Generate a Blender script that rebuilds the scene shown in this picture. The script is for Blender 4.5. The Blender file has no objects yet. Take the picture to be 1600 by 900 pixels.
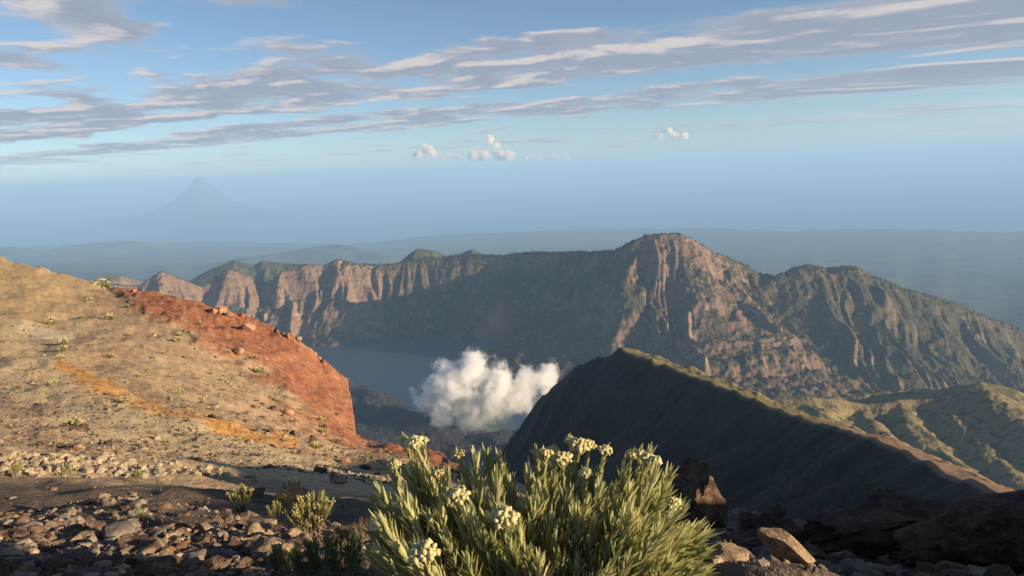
import bpy, bmesh, math, random
import numpy as np
from mathutils import Vector, Matrix

SC = bpy.context.scene
COL = SC.collection
rad = math.radians

# ------------------------------------------------------------------ camera, sky, sun, exposure
FPX = 1232.0
PITCH, ROLL = rad(8.4), rad(2.4)
F3 = np.array([0, math.cos(PITCH), -math.sin(PITCH)])
U0 = np.array([0, math.sin(PITCH), math.cos(PITCH)])
R0 = np.array([1.0, 0, 0])
R3 = math.cos(ROLL) * R0 - math.sin(ROLL) * U0
U3 = math.sin(ROLL) * R0 + math.cos(ROLL) * U0
cam = bpy.data.cameras.new('camera')
cam.sensor_width = 36.0
cam.lens = FPX / 1600 * 36.0
cam.clip_start = 0.05
cam.clip_end = 500000
cam_ob = bpy.data.objects.new('camera', cam)
cam_ob.matrix_world = Matrix([list(R3[:1]) + [U3[0], -F3[0], 0], [R3[1], U3[1], -F3[1], 0],
                              [R3[2], U3[2], -F3[2], 0], [0, 0, 0, 1]])
COL.objects.link(cam_ob)
SC.camera = cam_ob

SUN_AZ, SUN_EL = rad(108), rad(11.5)          # azimuth clockwise from the view direction (+Y)
SUN_DIR = Vector((math.sin(SUN_AZ) * math.cos(SUN_EL), math.cos(SUN_AZ) * math.cos(SUN_EL), math.sin(SUN_EL)))
sun = bpy.data.lights.new('sun', 'SUN')
sun.energy = 5.0
sun.angle = rad(0.5)
sun.color = (1.0, 0.77, 0.49)
sun_ob = bpy.data.objects.new('sun', sun)
sun_ob.rotation_euler = (-SUN_DIR).to_track_quat('-Z', 'Y').to_euler()
COL.objects.link(sun_ob)

SC.view_settings.view_transform = 'Standard'
SC.view_settings.look = 'None'
SC.view_settings.exposure = 1.25
SC.view_settings.gamma = 1.0
SC.cycles.use_denoising = True
SC.cycles.max_bounces = 8
SC.cycles.diffuse_bounces = 3
SC.cycles.volume_bounces = 6
SC.cycles.transparent_max_bounces = 12
SC.cycles.volume_step_rate = 1.0
SC.cycles.volume_max_steps = 256


# ------------------------------------------------------------------ node helpers
class NT:
    """Tiny wrapper for building node trees."""
    def __init__(self, tree):
        self.t = tree
        tree.nodes.clear()

    def n(self, kind, **kw):
        nd = self.t.nodes.new(kind)
        for k, v in kw.items():
            if k[0] == '_':
                nd.inputs[k[1:].replace('_', ' ')].default_value = v
            else:
                setattr(nd, k, v)
        return nd

    def link(self, a, b):
        self.t.links.new(a, b)

    def put(self, sock, v):
        if isinstance(v, bpy.types.NodeSocket):
            self.t.links.new(v, sock)
        elif v is not None:
            sock.default_value = v

    def m(self, op, a, b=None, c=None, clamp=False):
        nd = self.t.nodes.new('ShaderNodeMath')
        nd.operation = op
        nd.use_clamp = clamp
        for s, v in zip(nd.inputs, (a, b, c)):
            self.put(s, v)
        return nd.outputs[0]

    def vm(self, op, a, b=None, out=0):
        nd = self.t.nodes.new('ShaderNodeVectorMath')
        nd.operation = op
        self.put(nd.inputs[0], a)
        self.put(nd.inputs[1], b)
        return nd.outputs[out]

    def noise(self, vec, scale, detail=4, rough=0.55, dist=0.0, out='Fac'):
        nd = self.n('ShaderNodeTexNoise')
        self.put(nd.inputs['Vector'], vec)
        nd.inputs['Scale'].default_value = scale
        nd.inputs['Detail'].default_value = detail
        nd.inputs['Roughness'].default_value = rough
        nd.inputs['Distortion'].default_value = dist
        return nd.outputs[out]

    def rng(self, v, a, b, c=0.0, d=1.0, smooth=True):
        nd = self.n('ShaderNodeMapRange')
        nd.interpolation_type = 'SMOOTHSTEP' if smooth else 'LINEAR'
        self.put(nd.inputs[0], v)
        for i, x in enumerate((a, b, c, d)):
            self.put(nd.inputs[i + 1], x)
        return nd.outputs[0]

    def mix(self, f, a, b, blend='MIX'):
        nd = self.n('ShaderNodeMix', data_type='RGBA', blend_type=blend)
        self.put(nd.inputs[0], f)
        for s, v in ((nd.inputs[6], a), (nd.inputs[7], b)):
            if isinstance(v, tuple) and len(v) == 3:
                v = v + (1,)
            self.put(s, v)
        return nd.outputs[2]

    def attr(self, name):
        return self.n('ShaderNodeAttribute', attribute_name=name).outputs['Fac']


def material(name):
    m = bpy.data.materials.new(name)
    m.use_nodes = True
    t = NT(m.node_tree)
    out = t.n('ShaderNodeOutputMaterial')
    return m, t, out


def principled(t, out, col, rough=0.9, bump=None, bump_str=0.4, bump_dist=0.1, spec=0.2):
    b = t.n('ShaderNodeBsdfPrincipled')
    t.put(b.inputs['Base Color'], col if not (isinstance(col, tuple) and len(col) == 3) else col + (1,))
    t.put(b.inputs['Roughness'], rough)
    b.inputs['Specular IOR Level'].default_value = spec
    if bump is not None:
        bp = t.n('ShaderNodeBump')
        bp.inputs['Strength'].default_value = bump_str
        bp.inputs['Distance'].default_value = bump_dist
        t.link(bump, bp.inputs['Height'])
        t.link(bp.outputs[0], b.inputs['Normal'])
    t.link(b.outputs[0], out.inputs['Surface'])
    return b


# ------------------------------------------------------------------ world: physical sky and high cloud streets
SKY_STRENGTH = 0.06
w = bpy.data.worlds.new('World')
SC.world = w
w.use_nodes = True
t = NT(w.node_tree)
wo = t.n('ShaderNodeOutputWorld')
bg = t.n('ShaderNodeBackground')
bg.inputs['Strength'].default_value = SKY_STRENGTH
sky = t.n('ShaderNodeTexSky')
sky.sky_type = 'NISHITA'
sky.sun_disc = False
sky.sun_elevation = SUN_EL
sky.sun_rotation = SUN_AZ
sky.altitude = 3500
sky.air_density = 1.0
sky.dust_density = 3.5
sky.ozone_density = 1.6
tc = t.n('ShaderNodeTexCoord').outputs['Generated']
sep = t.n('ShaderNodeSeparateXYZ')
t.link(tc, sep.inputs[0])
dz = t.m('ADD', t.m('MAXIMUM', sep.outputs[2], 0.0), 0.045)     # the deck has depth, so it never thins to a line
px_ = t.m('DIVIDE', sep.outputs[0], dz)
py_ = t.m('DIVIDE', sep.outputs[1], dz)
# along / across the cloud streets
al = t.m('SUBTRACT', t.m('MULTIPLY', px_, 0.94), t.m('MULTIPLY', py_, 0.35))
ac = t.m('ADD', t.m('MULTIPLY', px_, 0.35), t.m('MULTIPLY', py_, 0.94))


def vec(x, y, z=0.0):
    c = t.n('ShaderNodeCombineXYZ')
    t.put(c.inputs[0], x)
    t.put(c.inputs[1], y)
    t.put(c.inputs[2], z)
    return c.outputs[0]


warp = t.noise(vec(t.m('MULTIPLY', al, 0.22), t.m('MULTIPLY', ac, 0.30)), 1.0, 2)
acw = t.m('ADD', ac, t.m('MULTIPLY', t.m('SUBTRACT', warp, 0.5), 1.3))
cov = t.n('ShaderNodeValToRGB')
cr = cov.color_ramp
stops = [(0.0, .20), (1.6, .30), (2.3, .58), (3.3, .60), (3.8, .40), (4.3, .48), (4.7, .72), (6.1, .78), (6.5, .46),
         (6.8, .34), (7.2, .66), (8.5, .68), (9.0, .36), (10.5, .40), (11.5, .56), (12.5, .36), (14, .50), (16, .2)]
while len(cr.elements) < len(stops):
    cr.elements.new(0.5)
for e, (p, v) in zip(cr.elements, stops):
    e.position = p / 16.0
    e.color = (v, v, v, 1)
t.link(t.m('DIVIDE', acw, 16.0, clamp=True), cov.inputs[0])
thin_side = t.m('MULTIPLY', t.rng(al, -2.4, -1.2), t.rng(acw, 4.9, 4.2))      # the detached puffs stay on one side
cover = t.m('SUBTRACT', cov.outputs[0], t.m('MULTIPLY', thin_side, 0.35))
far = t.rng(al, -1.6, 1.6)                          # puffs fray into smooth streaks along the streets


def cloud_density(shift):
    a2 = t.m('ADD', ac, shift)
    puff = t.noise(vec(t.m('MULTIPLY', al, 1.45), t.m('MULTIPLY', a2, 1.35), 3.1), 1.0, 7, 0.56, 0.25)
    streak = t.noise(vec(t.m('MULTIPLY', al, 0.38), t.m('MULTIPLY', a2, 1.35), 7.7), 1.0, 6, 0.56, 0.45)
    v = t.m('ADD', t.m('MULTIPLY', puff, t.m('SUBTRACT', 1.0, far)), t.m('MULTIPLY', streak, far))
    return t.m('ADD', v, t.m('MULTIPLY', t.m('SUBTRACT', cover, 0.5), 0.62))


d0 = cloud_density(0.0)
d1 = cloud_density(-0.16)
alpha = t.rng(d0, 0.47, 0.62)
lit = t.rng(t.m('SUBTRACT', d0, d1), -0.01, 0.12)
thin = t.rng(d0, 0.46, 0.66, 1.0, 0.0)
lit = t.m('ADD', t.m('MULTIPLY', lit, 0.75), t.m('MULTIPLY', thin, 0.32), clamp=True)
veil = t.m('MULTIPLY', t.rng(t.noise(vec(t.m('MULTIPLY', al, 0.16), t.m('MULTIPLY', ac, 0.9), 1.7), 1.0, 6, 0.6, 0.4), 0.46, 0.70), t.m('MULTIPLY', far, 0.55))
K = 1.0 / SKY_STRENGTH
ccol = t.mix(lit, (0.135 * K, 0.15 * K, 0.19 * K), (0.36 * K, 0.31 * K, 0.275 * K))  # sunlit tops and grey undersides are painted into the cloud colour
fade = t.rng(sep.outputs[2], 0.005, 0.05)
alpha = t.m('MULTIPLY', t.m('MULTIPLY', alpha, 0.93), fade)
veiled = t.mix(t.m('MULTIPLY', veil, fade), sky.outputs[0], (0.30 * K, 0.30 * K, 0.30 * K))
skyc = t.mix(alpha, veiled, ccol)
t.link(skyc, bg.inputs['Color'])
t.link(bg.outputs[0], wo.inputs[0])


# ------------------------------------------------------------------ geometry helpers
def ray(px, py):
    u, v = (px - 800) / FPX, (450 - py) / FPX
    d = F3 + u * R3 + v * U3
    return d / math.hypot(d[0], d[1])               # scaled to horizontal length 1


def at(px, py, r):
    """The point at horizontal distance r metres seen in that direction."""
    return ray(px, py) * r


def azimuth(px, py=500):
    d = ray(px, py)
    return math.atan2(d[0], d[1])


def _hash(ix, iy, seed):
    h = (ix.astype(np.int64) * 374761393 + iy.astype(np.int64) * 668265263 + seed * 1442695041) & 0xffffffff
    h = ((h ^ (h >> 13)) * 1274126177) & 0xffffffff
    return ((h ^ (h >> 16)) & 0xffff) / 65536.0 * 2 * np.pi


def perlin(x, y, seed=0):
    ix, iy = np.floor(x), np.floor(y)
    fx, fy = x - ix, y - iy
    u = fx * fx * fx * (fx * (fx * 6 - 15) + 10)
    v = fy * fy * fy * (fy * (fy * 6 - 15) + 10)

    def g(ox, oy):
        a = _hash(ix + ox, iy + oy, seed)
        return np.cos(a) * (fx - ox) + np.sin(a) * (fy - oy)
    a = g(0, 0) * (1 - u) + g(1, 0) * u
    b = g(0, 1) * (1 - u) + g(1, 1) * u
    return (a * (1 - v) + b * v) * 1.5


def fbm(x, y, oct=4, seed=0, gain=0.5):
    s, a = 0, 1.0
    for i in range(oct):
        s = s + a * perlin(x * 2 ** i, y * 2 ** i, seed + i * 17)
        a *= gain
    return s


def ridged(x, y, oct=3, seed=0, gain=0.5):
    s, a, n = 0, 1.0, 0
    for i in range(oct):
        s = s + a * (1 - np.abs(perlin(x * 2 ** i, y * 2 ** i, seed + i * 31)) * 1.6)
        n += a
        a *= gain
    return s / n


def ss(a, b, x):
    k = np.clip((x - a) / (b - a), 0, 1)
    return k * k * (3 - 2 * k)


def grid_mesh(name, X, Y, Z, mat, attrs=None, wrap=False):
    nr, nc = X.shape
    co = np.stack([X, Y, Z], -1).reshape(-1, 3).astype(np.float32)
    idx = np.arange(nr * nc).reshape(nr, nc)
    if wrap:
        idx = np.concatenate([idx, idx[:, :1]], 1)
    q = np.stack([idx[:-1, :-1], idx[:-1, 1:], idx[1:, 1:], idx[1:, :-1]], -1).reshape(-1, 4)
    e1, e2 = co[q[:, 1]] - co[q[:, 0]], co[q[:, 3]] - co[q[:, 0]]
    if (e1[:, 0] * e2[:, 1] - e1[:, 1] * e2[:, 0]).sum() < 0:
        q = q[:, ::-1]
    me = bpy.data.meshes.new(name)
    me.vertices.add(len(co))
    me.vertices.foreach_set('co', co.ravel())
    me.loops.add(q.size)
    me.loops.foreach_set('vertex_index', q.ravel().astype(np.int32))
    me.polygons.add(len(q))
    me.polygons.foreach_set('loop_start', np.arange(0, q.size, 4, dtype=np.int32))
    me.polygons.foreach_set('loop_total', np.full(len(q), 4, dtype=np.int32))
    me.polygons.foreach_set('use_smooth', np.ones(len(q), dtype=bool))
    for k, v in (attrs or {}).items():
        a = me.attributes.new(k, 'FLOAT', 'POINT')
        a.data.foreach_set('value', np.ascontiguousarray(v, dtype=np.float32).ravel())
    me.update()
    me.validate()
    me.materials.append(mat)
    ob = bpy.data.objects.new(name, me)
    COL.objects.link(ob)
    return ob


def structure(ob, label=None, kind='structure'):
    ob['kind'] = kind
    if label:
        ob['label'] = label
    return ob


def poly3(pts):
    return np.array([at(*p) for p in pts])


def near_line(X, Y, P):
    """distance, arc length, height of the line, signed side for the nearest point of polyline P."""
    D = np.full(X.shape, 1e12)
    S = np.zeros(X.shape)
    Z = np.zeros(X.shape)
    W = np.zeros(X.shape)
    I = np.zeros(X.shape)
    s0 = 0.0
    for i in range(len(P) - 1):
        ax, ay, az = P[i]
        bx, by, bz = P[i + 1]
        ex, ey = bx - ax, by - ay
        L = math.hypot(ex, ey)
        k = np.clip(((X - ax) * ex + (Y - ay) * ey) / (L * L), 0, 1)
        dx, dy = X - (ax + k * ex), Y - (ay + k * ey)
        d = dx * dx + dy * dy
        m = d < D
        D = np.where(m, d, D)
        S = np.where(m, s0 + k * L, S)
        Z = np.where(m, az + k * (bz - az), Z)
        W = np.where(m, ex * (Y - ay) - ey * (X - ax), W)
        I = np.where(m, i + k, I)
        s0 += L
    return np.sqrt(D), S, Z, np.sign(W), I


def smax(a, b, k):
    h = np.clip(0.5 + 0.5 * (a - b) / k, 0, 1)
    return b * (1 - h) + a * h + k * h * (1 - h)


# ------------------------------------------------------------------ haze
def principled_volume(t, out, color, density, aniso=0.0):
    v = t.n('ShaderNodeVolumePrincipled')
    v.inputs['Color'].default_value = color + (1,)
    v.inputs['Anisotropy'].default_value = aniso
    t.put(v.inputs['Density'], density)
    t.link(v.outputs[0], out.inputs['Volume'])
    return v


SEA_Z = -3500.0
HAZE_TOP = 800.0
HAZE_DENSITY = 2.8e-5
mat, t, out = material('haze_air')
principled_volume(t, out, (0.385, 0.64, 1.0), HAZE_DENSITY, 0.0)
bm = bmesh.new()
bmesh.ops.create_cube(bm, size=1.0)
for v in bm.verts:
    v.co = Vector((v.co.x * 330000, v.co.y * 330000, SEA_Z - 2 if v.co.z < 0 else HAZE_TOP))
me = bpy.data.meshes.new('haze')
bm.to_mesh(me)
me.materials.append(mat)
ob = bpy.data.objects.new('haze', me)
COL.objects.link(ob)
structure(ob, 'pale blue haze filling the air over the lowland and sea', 'stuff')

# ------------------------------------------------------------------ sea and lowland
mat, t, out = material('sea_water')
gp = t.n('ShaderNodeNewGeometry').outputs['Position']
principled(t, out, (0.03, 0.06, 0.08), 0.25, t.noise(gp, 0.002, 4), 0.2, 30.0, 0.4)
A, Rr = np.meshgrid(np.linspace(-math.pi, math.pi, 129)[:-1], np.array([3000, 20000, 60000, 150000.0]))
ob = grid_mesh('sea', np.sin(A) * Rr, np.cos(A) * Rr, np.full(A.shape, SEA_Z), mat, wrap=True)
structure(ob, 'calm hazy blue sea beyond the coast')

mat, t, out = material('lowland_fields')
gp = t.n('ShaderNodeNewGeometry').outputs['Position']
n1 = t.noise(gp, 0.0009, 6, 0.6)
n2 = t.noise(gp, 0.006, 4, 0.6)
c = t.mix(t.rng(n1, 0.38, 0.62), (0.025, 0.04, 0.02), (0.075, 0.085, 0.045))
c = t.mix(t.rng(n2, 0.5, 0.68), c, (0.11, 0.11, 0.07))
principled(t, out, c, 0.95)
az = np.linspace(rad(-50), rad(50), 420)
rr = np.concatenate([np.linspace(6500, 20000, 60), np.linspace(20200, 46000, 140), np.linspace(46500, 62000, 30)])
A, Rr = np.meshgrid(az, rr)
X, Y = np.sin(A) * Rr, np.cos(A) * Rr
cp = [(-300, 395), (0, 388), (250, 380), (420, 380), (540, 384), (600, 378), (700, 367), (900, 361), (1100, 358), (1230, 362), (1420, 361), (1600, 365), (1900, 372)]
ca = [azimuth(p[0], p[1]) for p in cp]
crr = [SEA_Z / ray(*p)[2] for p in cp]
Rc = np.interp(A, ca, crr) + 900 * perlin(A * 40, A * 0 + 3.3, 5)
k = np.clip((Rc - Rr) / 26000, -0.3, 1.4)
Z = SEA_Z + 12 + np.where(k > 0, 900 * k ** 1.5 + 60 * ss(0, .02, k), 400 * k)
Z += ss(0, .1, k) * (45 * fbm(X / 2500, Y / 2500, 5, 9) + 18 * ridged(X / 900, Y / 900, 3, 4))
for pts, sl, am in (
        ([(330, 412, 14000), (372, 403, 14000), (430, 396, 14500), (480, 387, 14500), (527, 381, 15000), (560, 387, 15500), (600, 398, 16000), (660, 425, 16000), (760, 480, 16000)], 0.22, 120),
        ([(-150, 392, 22000), (0, 386, 22000), (20, 385, 22000), (60, 392, 22500), (130, 381, 23000), (200, 376, 23500), (262, 381, 24000), (330, 388, 24000), (420, 396, 23000)], 0.16, 160)):
    P = poly3([(a, b, r * 1.8) for a, b, r in pts])
    D, S, Zr, side, I = near_line(X, Y, P)
    h = Zr - sl * D * (1 + .35 * perlin(S / 900, D / 3000, 3)) + am * (fbm(X / 1500, Y / 1500, 4, 21) - .2) * ss(0, 900, D)
    Z = np.maximum(Z, h)
ob = grid_mesh('lowland', X, Y, Z, mat)
structure(ob, 'hazy green lowland stretching to the coast')

# far volcano rising over the haze
mat, t, out = material('far_volcano_rock')
gp = t.n('ShaderNodeNewGeometry').outputs['Position']
principled(t, out, t.mix(t.noise(gp, 0.001, 5), (0.08, 0.09, 0.09), (0.16, 0.15, 0.14)), 0.95)
top = at(312, 277, 84000)
rr, aa = np.meshgrid(np.concatenate([np.linspace(0, 600, 14), np.linspace(650, 12000, 60)]), np.linspace(0, 2 * math.pi, 161)[:-1], indexing='ij')
X, Y = top[0] + rr * np.cos(aa), top[1] + rr * np.sin(aa)
H = top[2] - SEA_Z
Z = SEA_Z + H * np.exp(-np.maximum(rr - 300, 0) / 3200) - 160 * ss(260, 0, rr) * (0.4 + 0.6 * np.cos(aa - 1))
Z += 120 * fbm(np.cos(aa) * 4, np.sin(aa) * 4, 3, 2) * ss(100, 2500, rr) + 45 * fbm(X / 500, Y / 500, 3, 7) - 60 * ss(9000, 12000, rr) - H * .06 * ss(6000, 12000, rr)
ob = grid_mesh('far_volcano', X, Y, Z, mat, wrap=True)
structure(ob, 'distant hazy volcano cone rising above the horizon haze')

# ------------------------------------------------------------------ caldera: wall, peak, shoulder and floor
LAKE_Z = -1330.0
crest = [(-420, 455, 7600), (-200, 450, 7500), (0, 446, 7400), (120, 440, 7350), (213, 446, 7300), (252, 423, 7250), (284, 434, 7250), (316, 447, 7250),
         (331, 440, 7250), (356, 419, 7200), (391, 432, 7250), (402, 447, 7300), (423, 439, 7250), (441, 423, 7200), (462, 421, 7200),
         (475, 413, 7200), (505, 414, 7200), (526, 404, 7150), (555, 412, 7150), (590, 413, 7200), (619, 411, 7200), (650, 405, 7200), (700, 401, 7200),
         (735, 398, 7150), (783, 398, 7100), (820, 394, 7050), (900, 393, 6900), (962, 391, 6600), (991, 375, 6000), (1014, 366, 5950), (1061, 363, 5980),
         (1084, 375, 5990), (1112, 393, 5980), (1150, 406, 5950), (1187, 426, 5900), (1216, 431, 5800), (1239, 418, 5650), (1267, 414, 5600),
         (1295, 419, 5550), (1337, 415, 5450), (1361, 428, 5400), (1412, 449, 5300), (1459, 464, 5250), (1506, 478, 5200), (1544, 496, 5150),
         (1600, 515, 5100), (1750, 570, 5000), (2000, 640, 5000)]


def push(px):
    """the right-hand massif swings away from the camera"""
    return float(np.interp(px, [1061, 1216, 1337, 1600, 2000], [0, 700, 1150, 2250, 2900]))


crest = [(a, b, r + push(a) - (float(np.interp(a, [600, 820, 962, 1000], [0, 60, 230, 0])) if a < 1000 else 0)) for a, b, r in crest]
# (points, slope)
spurs = [([(1000, 370, 5960), (991, 400, 5810), (983, 440, 5610), (972, 485, 5390), (962, 520, 5210), (940, 570, 4980), (900, 640, 4700)], 1.0),
         ([(1226, 424, 5660), (1190, 455, 5480), (1155, 487, 5320), (1140, 541, 5120), (1150, 592, 4900), (1150, 640, 4700)], 0.95),
         ([(1295, 419, 5550), (1285, 470, 5330), (1262, 530, 5120), (1230, 590, 4920), (1220, 640, 4700)], 1.0),
         ([(1345, 418, 5440), (1372, 460, 5230), (1385, 520, 5000), (1360, 590, 4800), (1350, 640, 4600)], 0.95),
         ([(1470, 468, 5230), (1470, 520, 5000), (1450, 575, 4800), (1430, 640, 4560)], 0.85),
         ([(1544, 496, 5150), (1560, 545, 4900), (1540, 600, 4650), (1530, 650, 4400)], 0.8),
         ([(800, 396, 7080), (790, 440, 6700), (778, 480, 6440), (770, 497, 6330), (795, 520, 6200), (805, 560, 5950)], 0.9),
         ([(880, 394, 6930), (870, 450, 6600), (862, 520, 6200), (870, 575, 5800)], 1.0),
         ([(526, 405, 7150), (520, 470, 6960), (500, 520, 6800)], 1.9),
         ([(441, 424, 7200), (430, 480, 7000), (405, 530, 6850)], 1.6),
         ([(590, 414, 7190), (592, 470, 6960), (585, 525, 6790)], 1.6),
         ([(700, 402, 7200), (690, 460, 6880), (680, 520, 6600)], 1.3)]
spurs = [([(a, b, r + push(p[0][0])) for a, b, r in p], sl_) for p, sl_ in spurs]
az = np.linspace(rad(-41), rad(43), 1050)
rr = np.concatenate([np.linspace(2700, 4500, 60), np.linspace(4510, 7900, 320), np.linspace(7930, 11500, 50)])
A, Rr = np.meshgrid(az, rr)
X0, Y0 = np.sin(A) * Rr, np.cos(A) * Rr
wx = 70 * fbm(X0 / 420, Y0 / 420, 3, 61)
wy = 70 * fbm(X0 / 420, Y0 / 420, 3, 67)
X, Y = X0 + wx, Y0 + wy
P = poly3(crest)
D, S, Zr, side, I = near_line(X0 + .25 * wx, Y0 + .25 * wy, P)
front = side < 0
zf = LAKE_Z - 130 - 800 * ss(32, 42, I)
Hh = np.maximum(Zr - zf, 60)
cliff = 1 - ss(26, 33, I)                           # the far wall is sheer, the right massif is a steep slope
sl = np.where(front, 1.05 + 0.75 * cliff, 0.5)
gw = 210.0
g = ridged(S / gw + .6 * perlin(S / 500, D / 400, 5), D / 1400, 3, 77)
Zf = zf + Hh * np.exp(-D * sl / Hh * (1.15 - .35 * g))
Zb = Zr - .42 * D - .00002 * D * D
Z = np.where(front, Zf, Zb)
Z += np.where(front, (g - .62) * (45 + 85 * cliff) * ss(0, 160, D) * np.clip((Zf - zf) / 250, .15, 1), 50 * (g - .6) * ss(0, 300, D))
for pts, slp in spurs:
    Q = poly3(pts)
    d, s, zr, sd, ii = near_line(X, Y, Q)
    gg = ridged(s / 260 + .4 * perlin(s / 300, d / 200, 9), d / 500, 3, int(pts[0][0]))
    h = zr - slp * np.sqrt(d * d + 12 ** 2) * (1.10 - .3 * gg)
    Z = smax(Z, h, 30.0)
rough = ss(0, 60, D) * .85 + .15
Z += rough * (20 * fbm(X0 / 260, Y0 / 260, 3, 11) + 11 * fbm(X0 / 75, Y0 / 75, 3, 13)) + 5.5 * perlin(X0 / 26, Y0 / 26, 15)
Z += np.where(front, 1, .4) * rough * 26 * (ridged(X / 130, Y / 130, 3, 17) - .6)
# floor: lava field on the near side of the lake
lava = LAKE_Z + 34 * fbm(X0 / 330, Y0 / 330, 5, 91) + 9 * ridged(X0 / 60, Y0 / 60, 3, 95)
lx = [(-400, 560), (540, 595), (560, 605), (580, 612), (600, 622), (640, 640), (672, 655), (740, 668), (800, 690), (1100, 700)]
shore = np.interp(A, [azimuth(*p) for p in lx], [LAKE_Z / ray(*p)[2] for p in lx])
lava = lava + np.clip((shore - Rr) * .16, -90, 34) + 6
c2 = at(705, 668, LAKE_Z / ray(705, 668)[2])
pond = np.hypot((X0 - c2[0]) / 150, (Y0 - c2[1]) / 110) + .25 * fbm(X0 / 120, Y0 / 120, 3, 3)
lava -= 60 * (1 - ss(.75, 1.25, pond))
islavA = np.where(lava > np.where(Rr < 6600, LAKE_Z - 40, -9999), 1.0, 0.0)
bare = ss(0.0, 1.0, (.9 * (1 - ss(17.5, 20.5, I)) + .5 * np.exp(-((I - 30.5) / 2.6) ** 2) * 1.9) * np.where(front, 1, .25))  # bare rock, cut back on the shaded wall to deepen its shade
Zw = Z
lava = lava - 900 * ss(azimuth(1120, 640), azimuth(1300, 640), A)
lava = np.where(front, lava, -9000.0)
Z = np.maximum(Z, lava)
red = np.exp(-((A - azimuth(775, 500)) / .02) ** 2 - ((Rr - 6330) / 160) ** 2)  # warm patch painted for the sunlit top of the knoll

mat, t, out = material('caldera_rock')
gp = t.n('ShaderNodeNewGeometry').outputs['Position']
gn = t.n('ShaderNodeNewGeometry').outputs['Normal']
sp = t.n('ShaderNodeSeparateXYZ')
t.link(gn, sp.inputs[0])
stretch = t.n('ShaderNodeMapping')
stretch.inputs['Scale'].default_value = (1, 1, .35)
t.link(gp, stretch.inputs[0])
n1 = t.noise(stretch.outputs[0], 0.006, 6, 0.62)
n2 = t.noise(stretch.outputs[0], 0.03, 5, 0.6)
n3 = t.noise(gp, 0.0022, 4)
rock = t.mix(n2, (0.075, 0.05, 0.036), (0.30, 0.195, 0.135))
rock = t.mix(t.rng(n1, .52, .66), rock, (0.34, 0.235, 0.165))
veg = t.mix(n2, (0.021, 0.023, 0.011), (0.092, 0.079, 0.036))
veg = t.mix(t.m('MULTIPLY', t.rng(n3, .52, .68), .8), veg, (0.12, 0.092, 0.046))
lay = t.n('ShaderNodeMapping')
lay.inputs['Scale'].default_value = (.12, .12, 1.0)
t.link(gp, lay.inputs[0])
strata = t.noise(lay.outputs[0], .035, 4, .6, .4)
rock = t.mix(t.m('MULTIPLY', t.rng(strata, .50, .62), .55), rock, (0.10, 0.065, 0.045))
flat = t.rng(sp.outputs[2], .45, .85)
vf = t.m('ADD', t.m('ADD', t.m('MULTIPLY', flat, .75), t.m('ADD', t.m('MULTIPLY', t.m('SUBTRACT', n1, .5), 2.6), t.m('MULTIPLY', t.m('SUBTRACT', n2, .5), 1.6))), t.m('MULTIPLY', t.m('SUBTRACT', t.attr('bare'), .35), -.62))
vf = t.rng(vf, -.05, .42)
c = t.mix(vf, rock, veg)
c = t.mix(t.attr('red'), c, (0.30, 0.16, 0.10))
c = t.mix(t.attr('lava'), c, t.mix(n2, (0.018, 0.018, 0.02), (0.05, 0.05, 0.05)))
principled(t, out, c, 0.95, n2, 1.0, 22.0)
ob = grid_mesh('caldera_wall', X0, Y0, Z, mat, {'bare': bare, 'lava': np.where(lava >= Zw - 2, 1.0, 0.0), 'red': red})
structure(ob, 'rugged brown and green caldera wall with a steep peak above the lake')

mat, t, out = material('lake_water')
gp = t.n('ShaderNodeNewGeometry').outputs['Position']
shal = t.n('ShaderNodeVectorMath', operation='DISTANCE')
t.link(gp, shal.inputs[0])
shal.inputs[1].default_value = (c2[0], c2[1], LAKE_Z)
wc = t.mix(t.rng(shal.outputs['Value'], 260, 420), (0.075, 0.105, 0.075), (0.020, 0.050, 0.092))
principled(t, out, wc, 0.34, t.noise(gp, 0.02, 4), 0.06, 2.0, 0.3)
A2, R2 = np.meshgrid(np.linspace(rad(-30), rad(14), 40), np.linspace(2800, 7600, 30))
ob = grid_mesh('lake', np.sin(A2) * R2, np.cos(A2) * R2, np.full(A2.shape, LAKE_Z), mat)
structure(ob, 'dark blue crater lake at the foot of the caldera wall')


def ridge_terrain(name, label, pts, mat, azr, rrange, slopes, amp, seed, n=(300, 120), gully=260, base=-2600, round_=10.0):
    az = np.linspace(rad(azr[0]), rad(azr[1]), n[0])
    rr = np.linspace(rrange[0], rrange[1], n[1])
    A, Rr = np.meshgrid(az, rr)
    X, Y = np.sin(A) * Rr, np.cos(A) * Rr
    wx, wy = amp * 1.2 * fbm(X / gully, Y / gully, 3, seed + 1), amp * 1.2 * fbm(X / gully, Y / gully, 3, seed + 2)
    D, S, Zr, side, I = near_line(X + wx * .4, Y + wy * .4, poly3(pts))
    g = ridged(S / gully + .7 * perlin(S / 700, D / 500, seed), D / (gully * 6), 3, seed + 3)
    sl = np.where(side < 0, slopes[0], slopes[1])
    Z = Zr - sl * (np.sqrt(D * D + round_ ** 2) - round_) * (1.15 - .35 * g)
    Z += amp * (g - .62) * ss(0, gully * .8, D) + amp * .3 * fbm(X / (gully * .4), Y / (gully * .4), 5, seed + 4) * (.12 + .88 * ss(0, gully * .3, D))
    Z = np.maximum(Z, base)
    ob = grid_mesh(name, X, Y, Z, mat)
    structure(ob, label)
    return ob


def veg_material(name, dark, mid, dry, s1, s2, bump_dist, thr=(.42, .6)):
    mat, t, out = material(name)
    gp = t.n('ShaderNodeNewGeometry').outputs['Position']
    n1 = t.noise(gp, s1, 6, 0.6)
    n2 = t.noise(gp, s2, 5, 0.62)
    c = t.mix(t.rng(n1, *thr), dark, dry)
    c = t.mix(t.rng(n2, .36, .52), mid, c)
    principled(t, out, c, 0.95, n2, 0.8, bump_dist)
    return mat


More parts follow.
